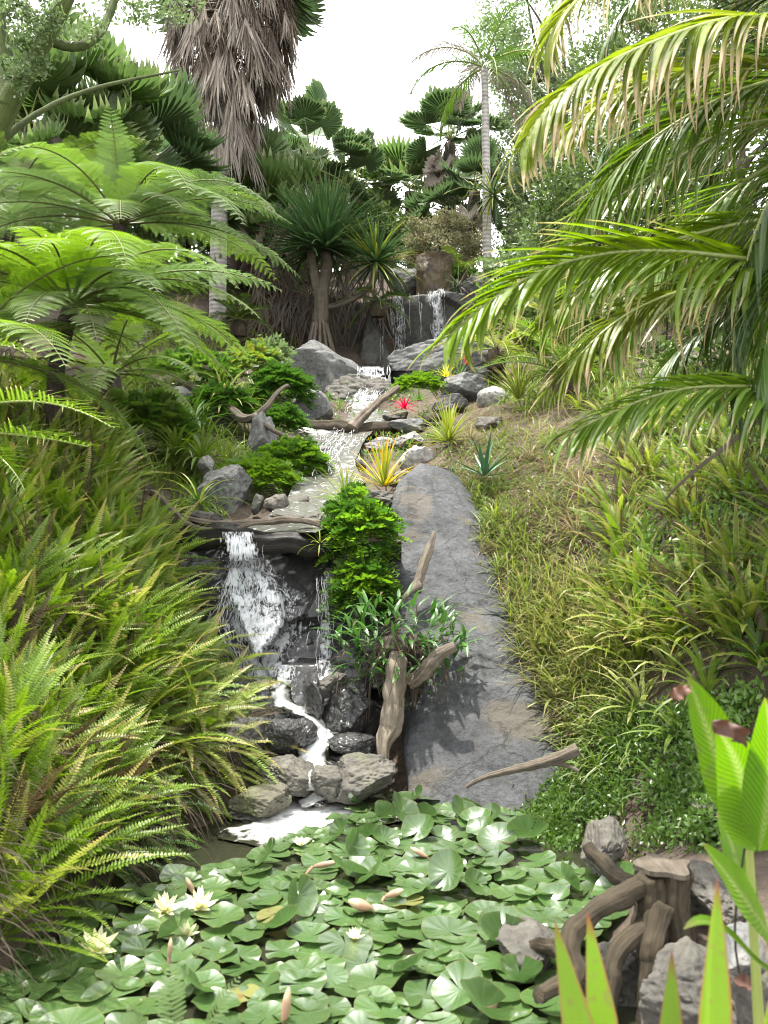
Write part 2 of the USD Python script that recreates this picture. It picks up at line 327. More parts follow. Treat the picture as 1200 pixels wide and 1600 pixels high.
leafmat('cover_leaf', (.075, .15, .025), (.16, .24, .05), trans=.3, rough=.35, spec=.6)
leafmat('epiphyte_leaf', (.04, .11, .02), (.09, .17, .03), tip=(.18, .17, .05), tip_at=.9, trans=.25, rough=.38)
leafmat('canna_leaf', (.10, .21, .015), (.14, .26, .02), trans=.42, rough=.33, mid=(.22, .30, .08), nscale=5., spots=(.10, .16, .03), veins=(-60., 150., .22), tip=(.16, .10, .03), tip_at=.9)
leafmat('canna_brown', (.07, .028, .018), (.20, .11, .075), trans=.1, rough=.6, nscale=20.)
leafmat('agave_leaf', (.14, .25, .02), (.20, .30, .03), tip=(.20, .06, .03), tip_at=.86, trans=.35, rough=.4, edge=(.24, .13, .04), spots=(.17, .18, .04), nscale=9., veins=(110., 0., .16))
leafmat('petal', (.72, .72, .46), (.84, .83, .66), trans=.35, rough=.5)
leafmat('stamen', (.60, .45, .05), (.70, .55, .08), trans=.2)
leafmat('bud_pink', (.34, .22, .15), (.42, .30, .20), tip=(.45, .38, .24), tip_at=.6, trans=.2, rough=.4, nscale=30.)
leafmat('bract_yellow', (.55, .50, .03), (.60, .40, .03), trans=.3)

def rockmat(name, a, b, lich, rough=.8, bump=.5, wet=False, scale=3.0, lich_at=.62, crack=True):
    nodes = {'tc': ('geometry', {}), 'n1': ('noise_texture', {'scale': scale, 'detail': 8., 'roughness': .6}), 'n2': ('noise_texture', {'scale': scale * 9, 'detail': 6., 'roughness': .65}),
             'n3': ('noise_texture', {'scale': scale * .8, 'detail': 5., 'distortion': .6}),
             'r1': ('map_range', {'from_min': .35, 'from_max': .65, 'to_min': 0., 'to_max': 1., 'clamp': True}), 'c': ('mix_color', {'a': a, 'b': b}),
             'r2': ('map_range', {'from_min': .3, 'from_max': .7, 'to_min': .55, 'to_max': 1.4}), 'c2': ('mix_color', {'blend_type': 'multiply', 'fac': 1.}), 'cc': ('combine_color', {}),
             'r3': ('map_range', {'from_min': lich_at, 'from_max': lich_at + .1, 'to_min': 0., 'to_max': .75, 'clamp': True}), 'c3': ('mix_color', {'b': lich}),
             'hm': ('math', {'math_type': 'multiply_add', 'value2': .6}),
             'b': ('bump', {'strength': bump, 'distance': .03}), 'p': ('principled_bsdf', {'roughness': rough, 'specular_ior_level': .5})}
    links = [('tc.position', 'n1.vector'), ('tc.position', 'n2.vector'), ('tc.position', 'n3.vector'), ('n1.fac', 'r1.value'), ('r1.result', 'c.fac'),
             ('n2.fac', 'r2.value'), ('r2.result', 'cc.r'), ('r2.result', 'cc.g'), ('r2.result', 'cc.b'), ('c.result', 'c2.a'), ('cc.color', 'c2.b'),
             ('n3.fac', 'r3.value'), ('r3.result', 'c3.fac'), ('c2.result', 'c3.a'), ('n2.fac', 'hm.value1'), ('n1.fac', 'hm.value3'), ('hm.value', 'b.height'), ('b.normal', 'p.normal'), ('c3.result', 'p.base_color')]
    if wet: nodes['p'][1]['coat_weight'] = .6; nodes['p'][1]['coat_roughness'] = .12
    mat(name, nodes, links)
rockmat('rock_grey', (.065, .067, .066), (.135, .135, .13), (.22, .215, .19), lich_at=.6)
rockmat('rock_pale', (.17, .165, .16), (.30, .295, .28), (.13, .125, .10))
rockmat('rock_brown', (.045, .042, .035), (.10, .092, .075), (.11, .11, .055))
rockmat('rock_mossy', (.06, .058, .04), (.12, .11, .075), (.07, .085, .025), lich_at=.52)
rockmat('rock_wet', (.008, .008, .008), (.030, .029, .028), (.06, .058, .05), rough=.38, wet=True, bump=1.0, scale=5., lich_at=.64)
rockmat('rock_dark', (.03, .03, .027), (.07, .068, .06), (.06, .065, .035), rough=.7, bump=.8)
rockmat('rock_ochre', (.035, .027, .016), (.10, .072, .035), (.05, .045, .03), rough=.5, bump=.8, scale=5.)
def slabmat():
    nodes = {'tc': ('geometry', {}), 'n1': ('noise_texture', {'scale': 2.6, 'detail': 9., 'roughness': .68}), 'n2': ('noise_texture', {'scale': 34., 'detail': 6., 'roughness': .7}), 'mp': ('mapping', {'scale': (5., 1.2, .9), 'rotation': (0., .35, 0.)}),
             'n3': ('noise_texture', {'scale': 1.5, 'detail': 6., 'distortion': .8}), 'n4': ('noise_texture', {'scale': 3.2, 'detail': 6., 'distortion': .5}), 'vo': ('voronoi_texture', {'feature': 'distance_to_edge', 'scale': 1.7}), 'wp': ('mix_color', {'blend_type': 'add', 'fac': .35, 'use_clamp': False}),
             'r1': ('map_range', {'from_min': .35, 'from_max': .65, 'clamp': True}), 'c': ('mix_color', {'a': (.026, .0275, .0295), 'b': (.070, .073, .077)}),
             'r2': ('map_range', {'from_min': .3, 'from_max': .7, 'to_min': .45, 'to_max': 1.5}), 'cc': ('combine_color', {}), 'c2': ('mix_color', {'blend_type': 'multiply', 'fac': 1.}),
             'r3': ('map_range', {'from_min': .52, 'from_max': .68, 'to_min': 0., 'to_max': .7, 'clamp': True}), 'c3': ('mix_color', {'b': (.014, .0135, .012)}),
             'r4': ('map_range', {'from_min': .57, 'from_max': .66, 'to_min': 0., 'to_max': .65, 'clamp': True}), 'c4': ('mix_color', {'b': (.085, .072, .05)}),
             'r5': ('map_range', {'from_min': 0., 'from_max': .012, 'to_min': .22, 'to_max': 0., 'clamp': True}), 'c5': ('mix_color', {'b': (.010, .010, .009)}),
             'h1': ('math', {'math_type': 'multiply_add', 'value2': .5}), 'h2': ('math', {'math_type': 'multiply_add', 'value2': -.5}), 'b': ('bump', {'strength': 1., 'distance': .03}), 'p': ('principled_bsdf', {'roughness': .72, 'specular_ior_level': .4})}
    links = [('tc.position', 'n1.vector'), ('tc.position', 'n2.vector'), ('tc.position', 'mp.vector'), ('mp.vector', 'n3.vector'), ('tc.position', 'n4.vector'), ('tc.position', 'wp.a'), ('n1.color', 'wp.b'), ('wp.result', 'vo.vector'), ('n1.fac', 'r1.value'), ('r1.result', 'c.fac'),
             ('n2.fac', 'r2.value'), ('r2.result', 'cc.r'), ('r2.result', 'cc.g'), ('r2.result', 'cc.b'), ('c.result', 'c2.a'), ('cc.color', 'c2.b'), ('n3.fac', 'r3.value'), ('r3.result', 'c3.fac'), ('c2.result', 'c3.a'),
             ('n4.fac', 'r4.value'), ('r4.result', 'c4.fac'), ('c3.result', 'c4.a'), ('vo.distance', 'r5.value'), ('r5.result', 'c5.fac'), ('c4.result', 'c5.a'), ('n2.fac', 'h1.value1'), ('n1.fac', 'h1.value3'), ('r5.result', 'h2.value1'), ('h1.value', 'h2.value3'), ('h2.value', 'b.height'), ('b.normal', 'p.normal'), ('c5.result', 'p.base_color')]
    mat('slab_grey', nodes, links)
slabmat()
rockmat('earth', (.042, .03, .021), (.10, .074, .053), (.04, .05, .018), rough=.95, bump=1., scale=2.2, lich_at=.58)
rockmat('mud', (.03, .026, .018), (.06, .05, .035), (.03, .035, .015), rough=.6)
def woodmat(name, a, b, rough=.85):
    mat(name, {'st': ('attribute', {'attribute': 'st'}), 'mp': ('mapping', {'scale': (9., 1.2, 1.)}), 'g': ('geometry', {}), 'n': ('noise_texture', {'scale': 2.5, 'detail': 6., 'roughness': .65}),
               'n2': ('noise_texture', {'scale': 9., 'detail': 5.}), 'ad': ('math', {'math_type': 'multiply_add', 'value2': .6}), 'r': ('map_range', {'from_min': .55, 'from_max': 1.0, 'to_min': 0., 'to_max': 1., 'clamp': True}),
               'c': ('mix_color', {'a': a, 'b': b}), 'b': ('bump', {'strength': .9, 'distance': .015}), 'p': ('principled_bsdf', {'roughness': rough, 'specular_ior_level': .3})},
        [('st.vector', 'mp.vector'), ('mp.vector', 'n.vector'), ('g.position', 'n2.vector'), ('n2.fac', 'ad.value1'), ('n.fac', 'ad.value3'), ('ad.value', 'r.value'), ('r.result', 'c.fac'), ('ad.value', 'b.height'), ('b.normal', 'p.normal'), ('c.result', 'p.base_color')])
woodmat('bark_grey', (.045, .036, .026), (.12, .10, .076))
woodmat('bark_brown', (.018, .014, .008), (.066, .052, .032))
woodmat('bark_dark', (.018, .014, .011), (.05, .04, .032))
woodmat('driftwood', (.06, .047, .036), (.21, .175, .135))
woodmat('wood_pale', (.09, .073, .053), (.26, .22, .17))
woodmat('log_wet', (.004, .0036, .003), (.014, .012, .010), rough=.3)
woodmat('bark_mossy', (.03, .035, .012), (.07, .10, .02))
# palm trunk with rings
mat('palm_trunk', {'g': ('geometry', {}), 'w': ('wave_texture', {'wave_type': 'bands', 'bands_direction': 'z', 'scale': 4.5, 'distortion': 1.2, 'detail': 2., 'detail_scale': 2.}), 'n': ('noise_texture', {'scale': 9., 'detail': 5.}),
    'm': ('math', {'math_type': 'multiply_add', 'value2': .35}), 'r': ('map_range', {'from_min': .35, 'from_max': .9, 'to_min': 0., 'to_max': 1., 'clamp': True}), 'c': ('mix_color', {'a': (.19, .175, .16), 'b': (.40, .38, .35)}),
    'b': ('bump', {'strength': .6, 'distance': .02}), 'p': ('principled_bsdf', {'roughness': .85, 'specular_ior_level': .3})},
    [('g.position', 'w.vector'), ('g.position', 'n.vector'), ('w.fac', 'm.value1'), ('n.fac', 'm.value3'), ('m.value', 'r.value'), ('r.result', 'c.fac'), ('m.value', 'b.height'), ('b.normal', 'p.normal'), ('c.result', 'p.base_color')])
# water: dark clear pool
mat('pond_water', {'g': ('geometry', {}), 'n': ('noise_texture', {'scale': 7., 'detail': 3.}), 'b': ('bump', {'strength': .12, 'distance': .02}),
    'p': ('principled_bsdf', {'base_color': (.016, .017, .010), 'roughness': .06, 'specular_ior_level': .5, 'ior': 1.33})}, [('g.position', 'n.vector'), ('n.fac', 'b.height'), ('b.normal', 'p.normal')])
mat('stream_water', {'g': ('geometry', {}), 'n': ('noise_texture', {'scale': 16., 'detail': 4., 'distortion': .8}), 'b': ('bump', {'strength': .6, 'distance': .03}),
    'r': ('map_range', {'from_min': .58, 'from_max': .78, 'to_min': 0., 'to_max': .8, 'clamp': True}), 'c': ('mix_color', {'a': (.10, .10, .085), 'b': (.75, .77, .78)}),
    'p': ('principled_bsdf', {'roughness': .12, 'ior': 1.33})}, [('g.position', 'n.vector'), ('n.fac', 'b.height'), ('b.normal', 'p.normal'), ('n.fac', 'r.value'), ('r.result', 'c.fac'), ('c.result', 'p.base_color')])
mat('foam_water', {'st': ('attribute', {'attribute': 'st'}), 'sx': ('separate_xyz', {}), 'f1': ('map_range', {'from_min': .5, 'from_max': 1., 'to_min': 0., 'to_max': .36, 'clamp': True}), 'f2': ('math', {'math_type': 'subtract'}), 'g': ('geometry', {}), 'n': ('noise_texture', {'scale': 14., 'detail': 5., 'distortion': .5}), 'b': ('bump', {'strength': .5, 'distance': .03}),
    'r': ('map_range', {'from_min': .20, 'from_max': .52, 'to_min': 0., 'to_max': 1., 'clamp': True}), 'c': ('mix_color', {'a': (.016, .017, .010), 'b': (.86, .87, .85)}),
    'p': ('principled_bsdf', {'roughness': .2, 'ior': 1.33})}, [('st.vector', 'sx.vector'), ('sx.y', 'f1.value'), ('n.fac', 'f2.value1'), ('f1.result', 'f2.value2'), ('g.position', 'n.vector'), ('n.fac', 'b.height'), ('b.normal', 'p.normal'), ('f2.value', 'r.value'), ('r.result', 'c.fac'), ('c.result', 'p.base_color')])
mat('fall_water', {'p': ('principled_bsdf', {'base_color': (.86, .88, .90), 'roughness': .15, 'ior': 1.33, 'transmission_weight': .25}), 't': ('translucent_bsdf', {'color': (.85, .87, .9)}), 'x': ('transparent_bsdf', {}),
    'm': ('mix_closure', {'fac': .35}), 'm2': ('mix_closure', {'fac': .12})}, [('p.BSDF', 'm.closure1'), ('t.BSDF', 'm.closure2'), ('m.closure', 'm2.closure1'), ('x.BSDF', 'm2.closure2')], 'm2.closure')
mat('veil_water', {'g': ('geometry', {}), 'mp': ('mapping', {'scale': (1.0, 1.0, .24)}), 'n': ('noise_texture', {'scale': 58., 'detail': 3., 'roughness': .6, 'distortion': .7}), 'n2': ('noise_texture', {'scale': 11., 'detail': 4., 'distortion': 1.}),
    'st': ('attribute', {'attribute': 'st'}), 'sx': ('separate_xyz', {}), 'a1': ('math', {'math_type': 'subtract', 'value2': .5}), 'a2': ('math', {'math_type': 'absolute'}), 'a3': ('map_range', {'from_min': .25, 'from_max': .5, 'to_min': 0., 'to_max': -.28, 'clamp': True}),
    's1': ('math', {'math_type': 'multiply_add', 'value2': .9}), 's2': ('math', {'math_type': 'add'}), 'r': ('map_range', {'from_min': .89, 'from_max': 1.10, 'to_min': 0., 'to_max': .92, 'clamp': True}),
    'p': ('principled_bsdf', {'base_color': (.84, .86, .88), 'roughness': .2}), 't': ('translucent_bsdf', {'color': (.8, .83, .86)}), 'x': ('transparent_bsdf', {}), 'm': ('mix_closure', {'fac': .35}), 'm2': ('mix_closure', {}), 'b': ('bump', {'strength': .6, 'distance': .02})},
    [('g.position', 'mp.vector'), ('mp.vector', 'n.vector'), ('g.position', 'n2.vector'), ('st.vector', 'sx.vector'), ('sx.x', 'a1.value1'), ('a1.value', 'a2.value1'), ('a2.value', 'a3.value'), ('n2.fac', 's1.value1'), ('n.fac', 's1.value3'), ('s1.value', 's2.value1'), ('a3.result', 's2.value2'),
     ('s2.value', 'r.value'), ('r.result', 'm2.fac'), ('n.fac', 'b.height'), ('b.normal', 'p.normal'), ('p.BSDF', 'm.closure1'), ('t.BSDF', 'm.closure2'), ('x.BSDF', 'm2.closure1'), ('m.closure', 'm2.closure2')], 'm2.closure')
# lily pad: waxy, veined
mat('lily_pad', {'o': ('object_info', {}), 'tc': ('texture_coordinate', {}), 'n': ('noise_texture', {'scale': 9., 'detail': 4.}), 'st': ('attribute', {'attribute': 'st'}), 'sx': ('separate_xyz', {}),
    'wv': ('math', {'math_type': 'multiply', 'value2': 2 * PI * 13}), 'sn': ('math', {'math_type': 'cosine'}), 'vr': ('map_range', {'from_min': .86, 'from_max': 1., 'to_min': 0., 'to_max': .16, 'clamp': True}),
    'c': ('mix_color', {'a': (.026, .068, .016), 'b': (.068, .118, .030)}), 'cv': ('mix_color', {'b': (.16, .25, .09)}), 'hv': ('hsv', {}), 'vv': ('map_range', {'to_min': .75, 'to_max': 1.3}),
    'er': ('map_range', {'from_min': .95, 'from_max': 1., 'to_min': 0., 'to_max': .6, 'clamp': True}), 'ec': ('mix_color', {'b': (.13, .11, .04)}),
    'b': ('bump', {'strength': .12, 'distance': .01}), 'p': ('principled_bsdf', {'roughness': .30, 'specular_ior_level': .8, 'coat_weight': .9, 'coat_roughness': .28}), 't': ('translucent_bsdf', {}), 'tg': ('hsv', {'value': 1.6}), 'm': ('mix_closure', {'fac': .25})},
    [('tc.object', 'n.vector'), ('n.fac', 'c.fac'), ('st.vector', 'sx.vector'), ('sx.x', 'wv.value1'), ('wv.value', 'sn.value1'), ('sn.value', 'vr.value'), ('vr.result', 'cv.fac'), ('c.result', 'cv.a'), ('o.random', 'vv.value'), ('vv.result', 'hv.value'),
     ('sx.y', 'er.value'), ('er.result', 'ec.fac'), ('cv.result', 'ec.a'), ('ec.result', 'hv.color'), ('hv.color', 'p.base_color'), ('hv.color', 'tg.color'), ('tg.color', 't.color'), ('sn.value', 'b.height'), ('b.normal', 'p.normal'), ('p.BSDF', 'm.closure1'), ('t.BSDF', 'm.closure2')], 'm.closure')
leafmat('lily_pad_old', (.12, .13, .04), (.20, .17, .06), trans=.2, rough=.35, spots=(.12, .06, .03), nscale=8.)

# ------------------------------------------------------------------ ground
def axis_(lo, hi, f0, f1, fine):
    a = np.arange(f0, f1 + 1e-6, fine)
    l = f0 - np.cumsum(fine * 1.16 ** np.arange(1, 80)); l = l[l > lo][::-1]
    h = f1 + np.cumsum(fine * 1.16 ** np.arange(1, 80)); h = h[h < hi]
    return np.concatenate([[lo], l, a, h, [hi]])
gx, gy = axis_(-400, 400, -4, 4, .05), axis_(-300, 900, 1.6, 19, .06)
GX, GY = np.meshgrid(gx, gy)
Z = ground(np.c_[GX.ravel(), GY.ravel()])
nx, ny = len(gx), len(gy)
ii, jj = np.meshgrid(np.arange(ny - 1), np.arange(nx - 1), indexing='ij')
q = np.stack([ii * nx + jj, ii * nx + jj + 1, (ii + 1) * nx + jj + 1, (ii + 1) * nx + jj], -1).reshape(-1, 4)
mb = MB().add(np.c_[GX.ravel(), GY.ravel(), Z], q)
from scipy.interpolate import RegularGridInterpolator
_GI = RegularGridInterpolator((gy, gx), Z.reshape(ny, nx), bounds_error=False, fill_value=8.)
def ground(xy, detail=True):
    xy = np.atleast_2d(np.asarray(xy, float)); return _GI(xy[:, 1::-1])
meta(part('ground', mb, 'earth'), 'brown earth bank of the garden ravine', None, None, 'structure')

# ------------------------------------------------------------------ pond and stream water
mb = MB(); mb.add([(-2.4, 1.2, 0), (2.0, 1.2, 0), (2.0, 5.5, 0), (-2.4, 5.5, 0)], [[0, 1, 2, 3]])
meta(part('pond_water', mb, 'pond_water', smooth=False), 'dark still pond water under the lily pads', None, None, 'structure')
def ribbon(ctrl, widths, n=40, m=8, seed=0, amp=.02):
    p = curve(ctrl, n); w = np.interp(np.linspace(0, 1, n), np.linspace(0, 1, len(widths)), widths)
    T = nrm(np.gradient(p, axis=0)); S = nrm(np.cross(T, (0, 0, 1)))
    t = np.linspace(-1, 1, m)
    V = p[:, None] + S[:, None] * (w[:, None] * t[None])[..., None] / 2
    V[..., 2] += (meshkit.fbm(V * 9, 3, seed) - .5) * amp * 2
    i, j = np.meshgrid(np.arange(n - 1), np.arange(m - 1), indexing='ij')
    uv = np.stack(np.broadcast_arrays(t[None] * .5 + .5, (.58 + .42 * np.abs(t) ** 2)[None] + np.zeros((n, 1))), -1).reshape(-1, 2)
    return MB().add(V.reshape(-1, 3), np.stack([i * m + j, i * m + j + 1, (i + 1) * m + j + 1, (i + 1) * m + j], -1).reshape(-1, 4), uv)
# foamy outflow at the pond head and the white run between the lower rocks
g = rng(5)
th = np.linspace(0, 2 * PI, 40, endpoint=False)
rad = 1 + .25 * np.sin(th * 3 + 1) + .12 * np.sin(th * 7)
c = np.array([-.42, 4.98, .012])
ring = [np.c_[c[0] + rad * np.cos(th) * .48 * s, c[1] + rad * np.sin(th) * .38 * s, np.full(40, .012)] for s in (1, .6, .25)]
V = np.vstack(ring + [c[None]]); j = np.arange(40)
F = np.vstack([np.stack([k * 40 + j, k * 40 + (j + 1) % 40, (k + 1) * 40 + (j + 1) % 40, (k + 1) * 40 + j], 1) for k in range(2)])
F = np.vstack([F[:, [0, 1, 2]], F[:, [0, 2, 3]], np.stack([80 + j, 80 + (j + 1) % 40, j * 0 + 120], 1)])
meta(part('foam_water', MB().add(V, F, np.c_[np.full(121, .5), np.r_[np.full(40, 1.), np.full(40, .62), np.full(41, .4)]]), 'foam_water'), 'white foamy water at the pond head', None, None, 'structure')
r1 = ribbon([at(445, 1062, 6.05), at(466, 1110, 5.87), at(510, 1140, 5.72), at(488, 1180, 5.55), at(520, 1205, 5.4), at(470, 1255, 5.15)], [.13, .16, .17, .19, .32, .14], n=90, m=16, seed=2, amp=.04)
meta(part('stream_water', r1, 'foam_water'), 'white rushing water between the dark rocks', None, None, 'structure')
r2 = ribbon([at(425, 832, 6.52), at(490, 803, 7.0), at(515, 775, 7.6), at(512, 740, 8.3), at(525, 700, 9.3), at(540, 675, 10.3), at(575, 655, 11.2), at(580, 640, 11.8)], [.78, .7, .6, .45, .5, .6, .6, .5], n=80, m=12, seed=4, amp=.035)
meta(part('stream_water', r2, 'stream_water'), 'shallow rippling stream between the boulders', None, None, 'structure')
mb = MB(); mb.add([(-1.0, 12.75, 3.48), (.9, 12.75, 3.48), (2.0, 16.3, 3.48), (-1.2, 16.3, 3.48)], [[0, 1, 2, 3]])
meta(part('pool_water', mb, 'pond_water', smooth=False), 'dark pool above the boulder cascade', None, None, 'structure')

# ------------------------------------------------------------------ rock faces
def wall(x0, x1, z0, z1, fy, nx=70, nz=60):
    X, Zz = np.meshgrid(np.linspace(x0, x1, nx), np.linspace(z0, z1, nz)); Y = fy(X, Zz)
    i, j = np.meshgrid(np.arange(nz - 1), np.arange(nx - 1), indexing='ij')
    return np.stack([X, Y, Zz], -1).reshape(-1, 3), np.stack([i * nx + j, i * nx + j + 1, (i + 1) * nx + j + 1, (i + 1) * nx + j], -1).reshape(-1, 4)
def blocky(p, seed, k=1.0):
    """Cellular steps: pieces of rock standing proud by different amounts."""
    g = rng(seed); c = g.uniform(-1, 1, (60, 3)) * (2.2, 1, 2.2); h = g.uniform(0, 1, 60); tl = g.normal(0, .35, (60, 2))
    from scipy.spatial import cKDTree
    s = p.reshape(-1, 3); d, i = cKDTree(c * (1, .2, 1)).query(s * (1, .2, 1))
    o = s - c[i]
    return (h[i] + o[:, 0] * tl[i, 0] * 2 + o[:, 2] * tl[i, 1] * 2).reshape(p.shape[:-1])
def lower_face(x, z):
    t = np.clip(z / 1.45, -.2, 1.0)
    p = np.stack([(x + .65) * 1.9, np.zeros_like(x), (z - .7) * 1.9], -1)
    step = .16 * blocky(p, 11) + .10 * (meshkit.fbm(p * 1.3 + 5, 4, 2) - .5) + .05 * (meshkit.fbm(p * 5 + 9, 3, 8) - .5)
    return 6.58 - .58 * (1 - t) ** 1.25 - step + .06
v, f = wall(-1.75, .12, -.1, 1.40, lower_face, 120, 100)
mb = MB().add(v, f)
t = thing('waterfall_rock', 'dark wet rock face behind the lower waterfall', 'rock face', (-.65, 6.4, 0))
part('rock_face', mb, 'rock_wet', t, local=False)
def upper_face(x, z):
    p = np.stack([x * .9, np.zeros_like(x), (z - 5) * .5], -1)
    return 15.75 - .10 * (5.2 - z) + .25 * np.maximum(0, -(x + .3)) ** 2 - .5 * (blocky(p, 23) - .5) - .35 * (meshkit.fbm(p * 2 + 3, 4, 4) - .5) - .12 * (meshkit.fbm(p * 9, 3, 4) - .5)
v, f = wall(-1.9, 2.0, 3.2, 5.14, upper_face, 130, 70)
top = v[-130:]; back = top + (0, 1.6, .1); k = len(v)
v = np.vstack([v, back]); jj_ = np.arange(129)
f = np.vstack([f, np.stack([k - 130 + jj_, k - 129 + jj_, k + 1 + jj_, k + jj_], 1)])
t = thing('cliff_rock', 'dark rock cliff that the upper waterfall drops over', 'rock face', (0, 15.7, 3.2))
part('cliff_face', MB().add(v, f), 'rock_dark', t, local=False)
v, f = wall(.55, 1.16, 5.1, 5.95, lambda x, z: 16.3 - .3 * np.cos((x - .85) * 4.5) - .22 * (meshkit.fbm(np.stack([x * 6, 0 * x, z * 3], -1), 4, 6) - .5), 40, 50)
bk = v.copy(); bk[:, 1] += .9
mb = MB().add(v, f); mb.add(bk, f[:, ::-1])
topi = np.arange(49 * 40, 50 * 40); mb.add(np.vstack([v[topi], bk[topi]]), [[i, i + 1, 41 + i, 40 + i] for i in range(39)])
for e in (0, 39):
    s = np.arange(50) * 40 + e; mb.add(np.vstack([v[s], bk[s]]), [[i, i + 1, 51 + i, 50 + i] for i in range(49)])
single('ochre_rock', mb, 'rock_ochre', 'ochre brown rock column standing above the upper waterfall', 'rock')

# big grey slab, its own sheet a little proud of the bank
def slab():
    n1, n2 = 150, 96
    left = curve([at(662, 728, 7.7), at(616, 790, 7.2), at(605, 900, 6.6), at(616, 1050, 6.0), at(634, 1180, 5.55), at(640, 1290, 5.15)], n1)
    mid = curve([at(695, 742, 7.8), at(706, 820, 7.1), at(722, 920, 6.5), at(752, 1050, 5.9), at(775, 1180, 5.40), at(785, 1295, 5.0)], n1)
    right = curve([at(735, 775, 7.9), at(792, 855, 7.2), at(836, 940, 6.7), at(900, 1060, 6.0), at(940, 1170, 5.5), at(972, 1300, 5.0)], n1)
    inner = left + np.array([.15, .9, -.5]); outer = right + np.array([.25, .5, -.35])
    V = np.array([curve([inner[i], left[i] + (0.03, .12, 0), left[i], mid[i] - (0, .06, -.03), right[i], outer[i]], n2) for i in range(n1)])
    n = (meshkit.fbm(V * 1.4, 4, 9) - .5) * .20 + (meshkit.fbm(V * 6, 4, 3) - .5) * .045 + (meshkit.fbm(V * 26, 2, 5) - .5) * .010
    n = n + .05
    for sd, w_ in ((14, .014), (21, .010)):
        dc = np.abs(meshkit.fbm(V * (1.5, 1.2, .8) + sd, 4, sd) - .5); n = n - .016 * np.exp(-(dc / w_) ** 2)
    V = V + n[..., None] * nrm((-.45, -.75, .45))
    i, j = np.meshgrid(np.arange(n1 - 1), np.arange(n2 - 1), indexing='ij')
    return MB().add(V.reshape(-1, 3), np.stack([i * n2 + j, (i + 1) * n2 + j, (i + 1) * n2 + j + 1, i * n2 + j + 1], -1).reshape(-1, 4))
single('rock_slab', slab(), 'slab_grey', 'big smooth grey rock slab sloping down to the pond on the right', 'rock')

